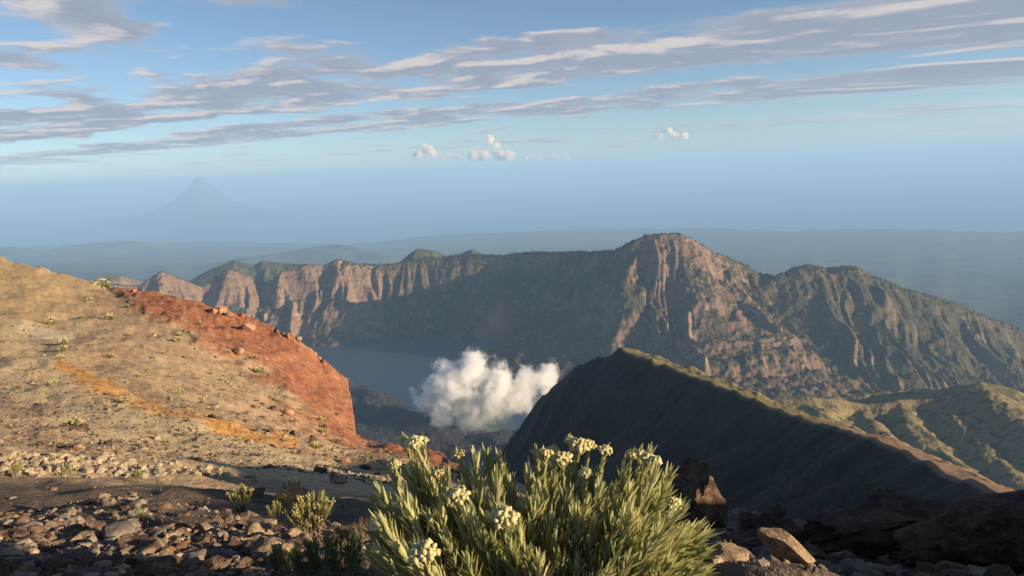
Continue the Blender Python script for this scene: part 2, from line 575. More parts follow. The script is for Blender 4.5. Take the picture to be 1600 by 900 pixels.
m_hill = veg_material('green_hill', (0.03, 0.04, 0.02), (0.06, 0.065, 0.03), (0.10, 0.10, 0.05), .004, .03, 12)
ridge_terrain('green_hill', 'small green hill range behind the left cliffs', [(290, 445, 9300), (310, 432, 9200), (330, 420, 9000), (366, 406, 9000), (398, 414, 9000), (412, 407, 9000), (440, 411, 9000), (475, 413, 8900), (520, 425, 8900)],
              m_hill, (-26, -8), (8300, 10500), (.5, .4), 30, 41, (220, 90), 300)
ridge_terrain('crest_knoll', 'pointed green knoll behind the shaded crest', [(600, 425, 7700), (625, 409, 7650), (651, 388, 7600), (672, 391, 7600), (700, 399, 7650), (720, 396, 7700), (737, 389, 7700), (765, 401, 7700), (800, 412, 7700)],
              m_hill, (-12, 1), (7300, 8200), (.5, .5), 16, 43, (200, 70), 150)
m_tan = veg_material('tan_hill', (0.10, 0.085, 0.05), (0.18, 0.14, 0.09), (0.26, 0.2, 0.13), .004, .03, 8)
ridge_terrain('tan_hill', 'low tan hill behind the red crest at the left', [(100, 445, 7900), (150, 434, 7900), (172, 430, 7900), (188, 431, 7900), (213, 437, 7900), (240, 450, 7900)],
              m_tan, (-33, -22), (7500, 8600), (.4, .4), 14, 47, (120, 60), 150)

# sunlit grassy ridge with the camp on its crest
m_grass = veg_material('grassy_slope', (0.05, 0.05, 0.022), (0.085, 0.075, 0.035), (0.215, 0.165, 0.08), .0065, .035, 6, (.34, .48))
grass_crest = [(1080, 640, 3150), (1120, 625, 3050), (1150, 616, 2950), (1206, 625, 2850), (1262, 621, 2800), (1300, 623, 2780), (1356, 632, 2750), (1403, 625, 2720), (1450, 624, 2700),
               (1492, 618, 2680), (1511, 607, 2680), (1534, 597, 2680), (1553, 600, 2680), (1580, 606, 2690), (1610, 618, 2700), (1700, 640, 2700), (1900, 680, 2700)]
grass_crest = [(a, b, r + float(np.interp(a, [1150, 1600, 1900], [0, 650, 1000]))) for a, b, r in grass_crest]
grass_spurs = [([(1534, 597, 2680), (1580, 640, 2480), (1640, 700, 2250), (1720, 800, 1950)], .48),
               ([(1403, 625, 2720), (1440, 670, 2500), (1510, 730, 2250), (1600, 820, 1950)], .6),
               ([(1262, 621, 2800), (1310, 660, 2560), (1390, 720, 2280), (1480, 800, 1980)], .6),
               ([(1470, 621, 2690), (1530, 680, 2400), (1600, 750, 2120)], .6),
               ([(1335, 630, 2765), (1370, 665, 2560), (1420, 700, 2390), (1500, 780, 2080)], .6)]
grass_spurs = [([(a, b, r + float(np.interp(p[0][0], [1150, 1600], [0, 650]))) for a, b, r in p], sl_) for p, sl_ in grass_spurs]
az = np.linspace(rad(10), rad(43), 520)
rr = np.concatenate([np.linspace(1500, 2300, 50), np.linspace(2305, 3500, 170), np.linspace(3520, 4200, 20)])
A, Rr = np.meshgrid(az, rr)
X, Y = np.sin(A) * Rr, np.cos(A) * Rr
wx, wy = 22 * fbm(X / 140, Y / 140, 3, 201), 22 * fbm(X / 140, Y / 140, 3, 202)
D, S, Zr, side, I = near_line(X + wx * .3, Y + wy * .3, poly3(grass_crest))
g = ridged(S / 120 + .5 * perlin(S / 300, D / 300, 6), D / 900, 3, 203)
Z = Zr - np.where(side < 0, .78, .85) * (np.sqrt(D * D + 64) - 8) * (1.15 - .3 * g) + 26 * (g - .62) * ss(0, 90, D)
for pts, slp in grass_spurs:
    d, s, zr, sd, ii = near_line(X + wx, Y + wy, poly3(pts))
    Z = smax(Z, zr - 6 - .85 * slp * np.sqrt(d * d + 400) * (1.15 - .35 * ridged(s / 90, d / 400, 3, 211)), 10.0)
Z += (7 * fbm(X / 70, Y / 70, 4, 221) + 1.6 * perlin(X / 9, Y / 9, 223)) * (.25 + .75 * ss(0, 50, D))
ob = grid_mesh('grassy_ridge', X, Y, Z, m_grass)
structure(ob, 'sunlit olive grassy ridge with deep gullies at the right')
GR = (az, rr, Z)

# big dark ridge in its own shade, sunlit only along the rim
ridge_pts = [(700, 800, 1750), (760, 728, 1700), (795, 690, 1670), (825, 650, 1640), (850, 620, 1610), (872, 596, 1590), (905, 566, 1560), (938, 556, 1530), (970, 548, 1500),
             (1000, 557, 1420), (1050, 575, 1300), (1100, 594, 1200), (1150, 613, 1100), (1200, 634, 1010), (1250, 652, 920), (1300, 665, 840), (1350, 681, 770),
             (1400, 700, 700), (1450, 722, 630), (1500, 745, 560), (1560, 770, 500), (1600, 786, 455), (1700, 825, 380), (1850, 880, 300), (2100, 960, 220)]
az = np.linspace(rad(-9), rad(46), 760)
rr = np.concatenate([np.geomspace(130, 420, 50), np.geomspace(424, 1720, 260), np.linspace(1730, 2200, 14)])
A, Rr = np.meshgrid(az, rr)
X, Y = np.sin(A) * Rr, np.cos(A) * Rr
wx, wy = 14 * fbm(X / 90, Y / 90, 3, 301), 14 * fbm(X / 90, Y / 90, 3, 302)
P = poly3(ridge_pts)
D, S, Zr, side, I = near_line(X + wx * .15, Y + wy * .15, P)
sc = Rr / 1000.0                                    # relief grows with distance along the ridge
g = ridged(S / 75 + .5 * perlin(S / 160, D / 150, 6), D / 500, 3, 303)
shade_side = side < 0
Z = np.where(shade_side, Zr - .70 * D * (1.12 - .3 * g) + 24 * sc * (g - .62) * ss(0, 60, D),
             Zr - .16 * np.minimum(D, 9 + 22 * sc) - .75 * np.maximum(D - 9 - 22 * sc, 0) * (1.1 - .3 * g))
Z = np.where(I < 8, np.minimum(Z, Zr - .55 * D), Z)
Z += (5.5 * fbm(X / 60, Y / 60, 4, 311) * sc + 1.6 * fbm(X / 11, Y / 11, 3, 313)) * (.12 + .88 * ss(0, 40, D))
Z += (6.5 * sc * fbm(S / 55, S * 0 + 2, 4, 317) + .8 * sc * perlin(S / 6, S * 0 + 4, 319)) * np.exp(-D / 25)
Z += 2.2 * sc * (ridged(X / 22, Y / 22, 3, 321) - .6) * ss(4, 40, D)
rim = 1 - ss(14, 40, np.where(shade_side, D * 8.0, D * .4))  # sunlit rim painted tan, the shade side left near black
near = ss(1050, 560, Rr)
mat, t, out = material('dark_ridge_rock')
gp = t.n('ShaderNodeNewGeometry').outputs['Position']
n1 = t.noise(gp, .012, 6, .6)
n2 = t.noise(gp, .12, 5, .62)
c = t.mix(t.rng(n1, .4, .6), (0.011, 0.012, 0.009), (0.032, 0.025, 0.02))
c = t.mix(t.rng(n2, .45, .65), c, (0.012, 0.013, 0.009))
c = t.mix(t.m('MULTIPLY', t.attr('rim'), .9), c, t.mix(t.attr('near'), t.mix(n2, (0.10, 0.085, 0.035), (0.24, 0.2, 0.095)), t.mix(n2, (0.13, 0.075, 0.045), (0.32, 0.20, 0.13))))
n5 = t.noise(gp, .45, 4, .6)
c = t.mix(t.m('MULTIPLY', t.rng(n5, .60, .68), .6), c, (0.075, 0.06, 0.042))
principled(t, out, c, .95, n2, .7, 1.5)
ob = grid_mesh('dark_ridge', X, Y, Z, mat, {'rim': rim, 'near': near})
structure(ob, 'dark shaded ridge with a thin sunlit rim')

# ------------------------------------------------------------------ foreground slope (thin plate spline through surveyed points)
SURVEY = [
    (-500, [(950, 3.2), (800, 7), (640, 22), (480, 62), (330, 125)]),
    (-250, [(930, 3.1), (800, 6), (700, 13), (580, 34), (470, 66), (362, 120)]),
    (0, [(900, 3.0), (820, 5), (745, 9.5), (640, 21), (540, 42), (460, 72), (402, 108)]),
    (90, [(900, 3.0), (810, 5.3), (735, 10.2), (640, 21), (540, 43), (470, 70), (423, 98)]),
    (170, [(900, 2.9), (800, 5.6), (735, 10.5), (640, 22), (540, 45), (447, 90)]),
    (250, [(900, 2.9), (800, 5.8), (740, 10.6), (650, 22), (550, 46), (462, 83)]),
    (340, [(900, 2.8), (800, 6.0), (745, 11), (665, 22), (570, 47), (484, 76)]),
    (400, [(900, 2.75), (800, 6.1), (750, 11), (680, 22), (590, 46), (505, 72)]),
    (450, [(900, 2.7), (800, 6.2), (752, 11.5), (690, 23), (610, 45), (527, 68)]),
    (500, [(900, 2.65), (805, 6.2), (758, 11.8), (700, 24), (640, 42), (562, 66)]),
    (535, [(900, 2.6), (805, 6.2), (760, 12), (706, 25), (665, 42), (595, 63)]),
    (558, [(900, 2.6), (808, 6.2), (762, 12), (715, 24), (688, 40)]),
    (600, [(900, 2.55), (815, 5.9), (765, 12), (720, 22), (697, 36)]),
    (650, [(900, 2.5), (825, 5.4), (775, 11), (728, 20), (703, 32)]),
    (700, [(900, 2.45), (832, 5.0), (782, 10), (740, 18), (716, 26)]),
    (760, [(900, 2.4), (845, 4.5), (795, 9), (743, 20)]),
    (900, [(900, 2.3), (860, 3.6), (830, 6), (800, 10)]),
    (1020, [(900, 2.2), (870, 3.0), (845, 5), (805, 10)]),
    (1120, [(900, 2.1), (868, 2.7), (872, 5), (845, 8), (803, 12)]),
    (1250, [(905, 2.1), (905, 3.2), (885, 6.5), (850, 9.5), (822, 13)]),
    (1400, [(975, 2.2), (925, 4.5), (890, 8), (850, 11), (815, 14)]),
    (1600, [(1040, 2.3), (960, 5), (915, 8), (880, 12), (856, 15)]),
    (1850, [(1060, 2.6), (960, 7), (920, 12), (900, 18)]),
]
CREST_PX = [(-500, 330, 125), (-250, 362, 120), (0, 402, 108), (90, 423, 98), (170, 447, 90), (250, 462, 83), (340, 484, 76), (400, 503, 72), (450, 525, 68), (500, 560, 66), (535, 594, 63), (546, 620, 62),
            (552, 660, 52), (558, 688, 40), (600, 697, 36), (650, 703, 32), (700, 716, 26), (760, 743, 20), (900, 800, 10), (1020, 805, 10), (1120, 803, 12), (1250, 822, 13), (1400, 815, 14), (1600, 856, 15), (1850, 900, 18)]
pts, val = [], []
for px, col in SURVEY:
    for py, r in col:
        d = ray(px, py)
        pts.append((math.atan2(d[0], d[1]), math.log(r) * .35))
        val.append(d[2])
for a in np.linspace(-math.pi, math.pi, 17)[:-1]:
    pts.append((a, math.log(.9) * .35))
    val.append(-1.15 / .9)
for a in (-2.6, -1.9, -1.2, 1.1, 1.5, 2.0, 2.6, 3.1):
    for r, z in ((3, -1.0), (8, -1.3), (20, -3), (60, -12), (150, -40)):
        pts.append((a, math.log(r) * .35))
        val.append(z / r)
TP, TV = np.array(pts), np.array(val)


def tps_kernel(d2):
    return np.where(d2 > 1e-12, .5 * d2 * np.log(np.maximum(d2, 1e-12)), 0)


n = len(TP)
Kk = tps_kernel(((TP[:, None] - TP[None]) ** 2).sum(-1)) + np.eye(n) * 2e-4
Q = np.concatenate([np.ones((n, 1)), TP], 1)
M = np.block([[Kk, Q], [Q.T, np.zeros((3, 3))]])
TW = np.linalg.solve(M, np.concatenate([TV, np.zeros(3)]))


def tps(a, lr):
    out = TW[n] + TW[n + 1] * a + TW[n + 2] * lr
    for i in range(n):
        out = out + TW[i] * tps_kernel((a - TP[i, 0]) ** 2 + (lr - TP[i, 1]) ** 2)
    return out


az = np.concatenate([np.linspace(-math.pi, rad(-42), 60)[:-1], np.linspace(rad(-42), rad(40), 960), np.linspace(rad(40), math.pi, 130)[1:-1]])
rr = np.concatenate([[.05], np.geomspace(.5, 150, 400), np.geomspace(153, 420, 40)])
# the smooth spline on a coarse grid, then refined
caz = np.concatenate([np.linspace(-math.pi, rad(-42), 20)[:-1], np.linspace(rad(-42), rad(40), 240), np.linspace(rad(40), math.pi, 40)[1:]])
crr = np.geomspace(.5, 150, 110)
cA, cR = np.meshgrid(caz, crr)
cT = tps(cA, np.log(cR) * .35)
tmp = np.array([np.interp(az, caz, row) for row in cT])
lrr = np.log(np.clip(rr, .5, 150))
T = np.array([np.interp(lrr, np.log(crr), tmp[:, j]) for j in range(len(az))]).T
A, Rr = np.meshgrid(az, rr)
X, Y = np.sin(A) * Rr, np.cos(A) * Rr
Z = T * Rr
Z = np.where(Rr < .6, -1.15, Z)
# crest: beyond it the slope drops away
ca = np.array([azimuth(p[0], p[1]) for p in CREST_PX])
cr_ = np.array([p[2] for p in CREST_PX])
ct = np.array([ray(p[0], p[1])[2] for p in CREST_PX])
Rcrest = np.interp(A, ca, cr_) * (1 + .05 * fbm(A * 30, A * 0, 3, 51))
Tcrest = np.interp(A, ca, ct)
over = np.maximum(Rr - Rcrest, 0)
inside = (A > rad(-60)) & (A < rad(55))
Z = np.where(inside & (Rr > Rcrest), Tcrest * Rcrest - 1.05 * (np.sqrt(over * over + 1.0) - 1.0) + .0 * over, Z)
Z = np.where(~inside & (Rr > 150), T * 150 - .6 * (Rr - 150), Z)

# relief
fade = ss(1.2, 6, Rr)
relief = .30 * fbm(X / 9, Y / 9, 4, 71) * ss(8, 30, Rr) + .10 * fbm(X / 2.2, Y / 2.2, 4, 73) * fade + .035 * fbm(X / .45, Y / .45, 3, 75)
relief += .30 * ridged(X / 5 + .3 * Y / 5, Y / 14, 3, 79) * ss(14, 35, Rr) - .2 * ss(14, 35, Rr)


def px_of(X, Y, Z):
    d = np.stack([X, Y, Z], -1)
    f = np.maximum(d @ F3, 1e-3)
    return 800 + FPX * (d @ R3) / f, 450 - FPX * (d @ U3) / f


PXg, PYg = px_of(X, Y, Z)


def band_dist(poly):
    """distance in picture units from a survey line, used only to lay out rock types on the slope"""
    D, S, Zr, sd, I = near_line(PXg, PYg, np.array([(p[0], p[1], p[2]) for p in poly], float))
    return D, Zr, sd


fr = (A > rad(-50)) & (A < rad(38)) & (Rr > 1.5)
nz = fbm(X / 6, Y / 6, 4, 83)
nzf = fbm(X / 1.5, Y / 1.5, 3, 85)
# red scoria along the crest
Dr, Wr, _ = band_dist([(175, 447, 8), (215, 456, 26), (280, 478, 45), (340, 500, 48), (400, 530, 50), (450, 560, 55), (500, 605, 58), (535, 640, 55), (548, 670, 34), (600, 692, 12), (650, 706, 16), (700, 722, 18), (760, 750, 24)])
redz = fr * (1 - ss(.35, 1.25, Dr / Wr + .45 * nz + .45 * nzf)) * ss(12, 18, Rr)
relief += redz * .40 * ridged(X / 2.4, Y / 2.4, 4, 87) * ss(20, 40, Rr)
# ochre streaks
Do, Wo, _ = band_dist([(95, 572, 10), (130, 590, 15), (190, 618, 12), (240, 640, 8), (290, 655, 5), (320, 660, 8), (380, 680, 10), (430, 692, 9), (462, 700, 5)])
och = fr * (1 - ss(.4, 1.2, Do / Wo + .55 * nzf + .5 * fbm(X / .4, Y / .9, 3, 86))) * (Rr > 12)
# pale grey ash
Dg, Wg, _ = band_dist([(-200, 560, 60), (0, 560, 55), (80, 600, 40), (180, 660, 42), (300, 700, 45), (420, 725, 30), (560, 740, 20)])
grey = fr * (1 - ss(.5, 1.2, Dg / Wg + .4 * nz + .2 * nzf)) * (Rr > 9)
Dl, Wl, _ = band_dist([(20, 510, 5), (60, 520, 7), (110, 525, 5)])
Dl2, Wl2, _ = band_dist([(40, 508, 4), (110, 518, 5), (118, 528, 3)])
# yellow upper slope
yel = fr * ss(250, 40, PXg + 60 * nz) * ss(560, 440, PYg)
red2 = fr * ss(.15, .6, fbm(X / 4, Y / 10, 3, 89)) * ss(150, 60, PXg) * ss(640, 690, PYg) * ss(9, 11, Rr)
Z = Z + relief

# unseen craggy outcrop added at the right, its outline notched to shade the rubble
SD = np.array([math.sin(SUN_AZ), math.cos(SUN_AZ)])
SN = np.array([-SD[1], SD[0]])
shade_prof = [(-14, -3.5), (-8, -1.2), (-2, .1), (1.2, .5), (2.4, .9), (2.7, 1.3), (3.0, 1.15), (3.3, 1.45), (3.6, 1.15), (4.0, 1.1), (4.3, 1.3), (4.8, 1.18), (5.3, 1.12), (5.45, .92), (5.7, .92), (5.8, .98), (6.7, .85), (6.9, .66), (7.0, -.5), (7.8, -.5), (7.9, .55), (8.1, .65), (8.6, .25), (9.4, .12), (10.2, .3), (11, -.3), (12.2, -.7), (12.5, -2.8), (13.1, -2.8), (13.5, -1.1), (15, -1.7), (20, -3.2), (26, -7)]
SHADE_CREST = np.array([[SD[0] * 14 + SN[0] * L, SD[1] * 14 + SN[1] * L, h] for L, h in shade_prof])
D, S, Zr, side, I = near_line(X, Y, SHADE_CREST)
crag = Zr - .85 * np.maximum(D - .25, 0) + .12 * fbm(X / .8, Y / .8, 3, 99) * ss(0, 1, D)
shade_crag = (crag > Z) & (A > rad(38)) & (A < rad(150))
Z = np.where(shade_crag, crag, Z)
GZ = Z
GAZ, GRR = az, rr


def ground_z(x, y):
    a, r = math.atan2(x, y), math.hypot(x, y)
    j = int(np.clip(np.searchsorted(GAZ, a) - 1, 0, len(GAZ) - 2))
    i = int(np.clip(np.searchsorted(GRR, r) - 1, 0, len(GRR) - 2))
    u = (a - GAZ[j]) / (GAZ[j + 1] - GAZ[j])
    v = (r - GRR[i]) / (GRR[i + 1] - GRR[i])
    return float((GZ[i, j] * (1 - u) + GZ[i, j + 1] * u) * (1 - v) + (GZ[i + 1, j] * (1 - u) + GZ[i + 1, j + 1] * u) * v)


def ground_hit(px, py, r0=1.2, r1=130):
    """Where the line of sight first meets the foreground slope."""
    d = ray(px, py)
    rs = np.geomspace(r0, r1, 500)
    prev = None
    for r in rs:
        f = d[2] * r - ground_z(d[0] * r, d[1] * r)
        if f < 0:
            if prev is None:
                break
            k = prev[1] / (prev[1] - f)
            r = prev[0] + (r - prev[0]) * k
            return np.array([d[0] * r, d[1] * r, ground_z(d[0] * r, d[1] * r)]), r
        prev = (r, f)
    a = math.atan2(d[0], d[1])
    r = float(np.interp(a, ca, cr_)) * .985
    return np.array([d[0] * r, d[1] * r, ground_z(d[0] * r, d[1] * r)]), r


mat, t, out = material('volcanic_ground')
gp = t.n('ShaderNodeNewGeometry').outputs['Position']
n1 = t.noise(gp, .25, 6, .6)
n2 = t.noise(gp, 2.2, 6, .65)
n3 = t.noise(gp, 14, 5, .65)
c = t.mix(t.rng(t.m('ADD', t.m('MULTIPLY', n1, .5), t.m('MULTIPLY', n2, .5)), .38, .62), (0.29, 0.195, 0.12), (0.46, 0.34, 0.215))
c = t.mix(t.m('MULTIPLY', t.attr('yellow'), .5), c, t.mix(n2, (0.40, 0.28, 0.12), (0.55, 0.41, 0.20)))
c = t.mix(t.m('MULTIPLY', t.attr('grey'), .85), c, t.mix(n2, (0.36, 0.275, 0.16), (0.55, 0.44, 0.275)))
c = t.mix(t.attr('red2'), c, (0.22, 0.11, 0.06))
c = t.mix(t.attr('red'), c, t.mix(t.rng(n2, .3, .7), (0.195, 0.07, 0.038), (0.385, 0.165, 0.09)))
c = t.mix(t.m('MULTIPLY', t.attr('ochre'), .85), c, t.mix(t.rng(n2, .35, .7), (0.46, 0.19, 0.04), (0.62, 0.37, 0.11)))
c = t.mix(t.attr('pale'), c, (0.5, 0.42, 0.29))
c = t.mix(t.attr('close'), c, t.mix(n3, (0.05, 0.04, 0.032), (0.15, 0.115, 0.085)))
c = t.mix(t.m('MULTIPLY', t.rng(n3, .53, .66), .6), c, (0.11, 0.075, 0.05))
n4 = t.noise(gp, 5.5, 5, .7)
c = t.mix(t.m('MULTIPLY', t.rng(n4, .55, .66), .5), c, (0.17, 0.10, 0.06))
c = t.mix(t.m('MULTIPLY', t.rng(n2, .58, .7), .35), c, (0.46, 0.37, 0.27))
principled(t, out, c, .95, t.m('ADD', n2, t.m('MULTIPLY', n3, .4)), .8, .12)
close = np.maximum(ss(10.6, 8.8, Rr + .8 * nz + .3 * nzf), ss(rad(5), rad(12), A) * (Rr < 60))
pale = fr * np.maximum(1 - ss(.5, 1.3, Dl / Wl + .4 * nzf), 1 - ss(.5, 1.3, Dl2 / Wl2 + .4 * nzf)) * .8
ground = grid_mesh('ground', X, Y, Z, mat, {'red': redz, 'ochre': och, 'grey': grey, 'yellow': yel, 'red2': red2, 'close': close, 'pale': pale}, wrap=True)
structure(ground, 'tan and red volcanic slope falling away to the crater')

# ------------------------------------------------------------------ objects: helpers
rnd = random.Random(7)


def tag(o, label, cat, group=None):
    o['label'] = label
    o['category'] = cat
    if group:
        o['group'] = group
    return o


def empty(name, loc):
    o = bpy.data.objects.new(name, None)
    o.location = loc
    o.empty_display_size = .1
    COL.objects.link(o)
    return o


def mesh_from(name, verts, faces, mat, smooth=True):
    me = bpy.data.meshes.new(name)
    me.from_pydata([tuple(map(float, v)) for v in verts], [], faces)
    if smooth:
        me.polygons.foreach_set('use_smooth', [True] * len(me.polygons))
    me.materials.append(mat)
    me.update()
    return me


def add(name, me, parent=None, loc=(0, 0, 0)):
    o = bpy.data.objects.new(name, me)
    o.location = loc
    COL.objects.link(o)
    if parent is not None:
        o.parent = parent
    return o


def rot_z(a):
    return Matrix.Rotation(a, 3, 'Z')


# ------------------------------------------------------------------ rocks
def rock_material(name, dark, mid, light, scale, bump=.01, spot=None):
    mat, t, out = material(name)
    oc = t.n('ShaderNodeTexCoord').outputs['Object']
    n1 = t.noise(oc, scale, 6, .65)
    n2 = t.noise(oc, scale * 6, 5, .65)
    c = t.mix(t.rng(n1, .35, .62), dark, mid)
    c = t.mix(t.m('MULTIPLY', t.rng(n2, .5, .68), .7), c, light)
    if spot:
        c = t.mix(t.rng(t.noise(oc, scale * 2.2, 4), .56, .66), c, spot)
    principled(t, out, c, .95, t.m('ADD', n2, n1), .9, bump)
    return mat


M_TAN = rock_material('tan_rock', (0.13, 0.095, 0.065), (0.29, 0.22, 0.15), (0.42, 0.33, 0.23), 5, .02)
M_BROWN = rock_material('brown_rock', (0.05, 0.034, 0.026), (0.15, 0.095, 0.065), (0.23, 0.155, 0.11), 3, .03)
M_DARK = rock_material('dark_rock', (0.036, 0.024, 0.018), (0.105, 0.06, 0.042), (0.17, 0.105, 0.075), 2, .05)
M_RED = rock_material('red_rock', (0.16, 0.05, 0.025), (0.34, 0.13, 0.07), (0.42, 0.22, 0.14), 1.2, .05)
M_PINK = rock_material('pale_red_rock', (0.2, 0.1, 0.06), (0.36, 0.21, 0.14), (0.45, 0.31, 0.22), 1.2, .05)
M_ORANGE = rock_material('orange_rock', (0.16, 0.09, 0.04), (0.38, 0.19, 0.06), (0.45, 0.29, 0.13), 3, .03, (0.19, 0.13, 0.09))
M_GREY = rock_material('grey_rock', (0.09, 0.075, 0.065), (0.2, 0.165, 0.14), (0.3, 0.255, 0.21), 6, .01)
M_GRAIN = rock_material('grainy_rock', (0.14, 0.095, 0.06), (0.34, 0.24, 0.15), (0.46, 0.36, 0.25), 22, .012)


def rock_mesh(name, seed, size, mat, sub=3, cuts=16, noise=.05, lo=.5):
    """Angular boulder: a sphere chiselled by random planes."""
    r = np.random.RandomState(seed)
    bm = bmesh.new()
    bmesh.ops.create_icosphere(bm, subdivisions=sub, radius=1.0)
    co = np.array([v.co[:] for v in bm.verts])
    for k in range(cuts):
        nn = r.normal(size=3)
        nn /= np.linalg.norm(nn)
        dd = r.uniform(lo, .88)
        over = np.maximum(co @ nn - dd, 0)
        co -= over[:, None] * nn * .96
    base = co.copy()
    q = base * 2.3 + seed
    nn = perlin(q[:, 0] + q[:, 2] * .7, q[:, 1] - q[:, 2] * .6, seed) + .5 * perlin(q[:, 0] * 2.3 - q[:, 2], q[:, 1] * 2.3 + q[:, 2] * 1.7, seed + 3)
    nn += .35 * perlin(q[:, 0] * 6 + q[:, 2] * 3, q[:, 1] * 6 - q[:, 2] * 4, seed + 5)
    co *= (1 + noise * nn)[:, None]
    co *= np.array(size) / 2
    for v, c in zip(bm.verts, co):
        v.co = c
    me = bpy.data.meshes.new(name)
    bm.to_mesh(me)
    bm.free()
    me.materials.append(mat)
    if sub >= 3:
        me.polygons.foreach_set('use_smooth', [True] * len(me.polygons))
        try:
            me.set_sharp_from_angle(angle=rad(28))
        except Exception:
            pass
    return me


def boulder(name, label, px, py, wpx, ratio, mat, seed, r=None, cat='boulder', group=None, rz=0.0, tilt=(0, 0), sink=.3, sub=3, lift=0.0, lo=.5, noise=.05):
    """ratio: depth and height relative to width; px, py is the middle of its foot."""
    if r is None:
        p, r = ground_hit(px, py)
    else:
        d = ray(px, py)
        p = np.array([d[0] * r, d[1] * r, ground_z(d[0] * r, d[1] * r)])
    w_ = wpx / FPX * math.hypot(r, p[2])
    h = w_ * ratio[1]
    o = add(name, rock_mesh(name, seed, (w_, w_ * ratio[0], h), mat, sub, lo=lo, noise=noise))
    o.location = (p[0], p[1], p[2] + h * (.5 - sink) + lift)
    o.rotation_euler = (tilt[0], tilt[1], rz)
    tag(o, label, cat, group)
    return o


boulder('boulder', 'large orange boulder with a green plant on top', 456, 792, 80, (.8, .52), M_ORANGE, 11, sink=.2, tilt=(0, .1))
boulder('boulder', 'brown flat stone just left of the orange boulder', 398, 776, 52, (.7, .4), M_BROWN, 12, sink=.25)
boulder('boulder', 'wedge-shaped tan slab tilted up on the sunlit slope', 528, 755, 34, (.6, .5), M_TAN, 13, tilt=(.1, .35), sink=.2)
boulder('boulder', 'wide flat grey boulder in the shaded rubble at left', 184, 842, 66, (.8, .5), M_GREY, 14, sink=.35)
boulder('boulder', 'small upright stone at the left edge of the sunlit rubble pile', 322, 832, 32, (.8, .7), M_TAN, 15)
boulder('boulder', 'tall pointed tan rock at the top of the rubble pile', 401, 842, 34, (.8, 1.05), M_TAN, 16, tilt=(0, -.2))
boulder('boulder', 'biggest pale tan boulder of the rubble pile', 418, 868, 56, (.9, .8), M_TAN, 17)
boulder('boulder', 'tan rock leaning against the pointed rock of the pile', 372, 842, 36, (.9, .7), M_TAN, 18)
boulder('boulder', 'pale stone right of the biggest boulder in the rubble pile', 450, 864, 30, (.8, .9), M_TAN, 19)
boulder('boulder', 'pale rounded stone at the right end of the rubble pile', 472, 858, 28, (.8, .7), M_TAN, 20)
boulder('boulder', 'grey brown boulder cut by the left edge of the picture', 10, 868, 48, (.8, .6), M_GREY, 21)
boulder('boulder', 'brown boulder low in the rubble below the pile', 326, 890, 50, (.8, .6), M_BROWN, 22)
boulder('boulder', 'brown stone half buried at the bottom of the rubble', 262, 885, 44, (.8, .5), M_BROWN, 23)
boulder('boulder', 'sunlit tan boulder under the left side of the flowering bush', 588, 905, 44, (.8, .7), M_TAN, 24)
boulder('boulder', 'pale reddish boulder on the slope left of the bush', 541, 723, 22, (.8, .6), M_PINK, 25)
for k, (px, py, wp, m_, lab) in enumerate([
        (335, 490, 17, M_PINK, 'leftmost of the pale rocks crowning the red crest'),
        (347, 490, 22, M_PINK, 'tallest pale rock in the cluster on the red crest'),
        (359, 496, 16, M_PINK, 'low pale rock at the right of the crest cluster'),
        (378, 496, 14, M_RED, 'small red knob standing on the red crest'),
        (388, 516, 24, M_PINK, 'broad pale boulder just below the red crest'),
        (373, 553, 18, M_PINK, 'rounded pale boulder lying on the red scree'),
        (241, 526, 11, M_PINK, 'small round pinkish boulder on the tan slope'),
        (452, 648, 20, M_PINK, 'reddish boulder below the red scree by small plants'),
        (210, 452, 12, M_RED, 'small red rock where the red crest begins'),
        (466, 527, 13, M_TAN, 'pale stone on the edge of the red crest above the lake')]):
    boulder('boulder', lab, px, py, wp, (.9, .8), m_, 40 + k, sink=.25, sub=2)

# rocks at the right, on the edge of the drop
boulder('rock_outcrop', 'brown rock with a sunlit face just right of the bush', 1092, 808, 140, (.9, 1.0), M_BROWN, 61, r=7.5, cat='rock', sub=4, sink=.1, tilt=(0, .25), lo=.36, noise=.24)
boulder('rock_outcrop', 'dark rock with a small knob on top, right of the bush', 1215, 826, 130, (.9, .42), M_DARK, 62, r=10.0, cat='rock', sub=4, sink=.2, tilt=(0, .2), lo=.36, noise=.24)
knob_rock = bpy.context.scene.collection.objects[-1]
knob = add('knob', rock_mesh('knob', 63, (.22, .2, .24), M_BROWN, 2), knob_rock, (-.05, 0, .27))
boulder('rock_outcrop', 'dark red-brown wedge-shaped crag at the right, below the rim', 1405, 838, 130, (.7, .42), M_BROWN, 64, r=13.0, cat='rock', sub=4, sink=.12, tilt=(0, .42), lo=.36, noise=.24)
boulder('rock_outcrop', 'broad dark crag in the shade below the wedge crag', 1330, 872, 230, (.7, .4), M_DARK, 65, r=9.5, cat='rock', sub=4, sink=.15, lo=.36, noise=.24)
boulder('rock_outcrop', 'dark crag at the right edge with a thin lit edge', 1550, 868, 210, (.6, .36), M_DARK, 66, r=12.5, cat='rock', sub=4, sink=.1, tilt=(0, .22), lo=.36, noise=.24)
boulder('rock_outcrop', 'dark crag filling the bottom right corner', 1540, 905, 330, (.6, .36), M_DARK, 67, r=9.0, cat='rock', sub=4, sink=.2, lo=.36, noise=.24)
boulder('rock_outcrop', 'low dark rock between the bush and the lower crags', 1180, 868, 170, (.7, .42), M_DARK, 68, r=6.5, cat='rock', sub=4, sink=.2, lo=.36, noise=.24)
boulder('rock_slab', 'grainy sunlit stone slab sloping down at the bottom right', 1228, 905, 135, (.42, .34), M_GRAIN, 69, r=2.45, cat='rock', sub=4, sink=.1, rz=-.25, tilt=(0, .5), lo=.45, noise=.09)
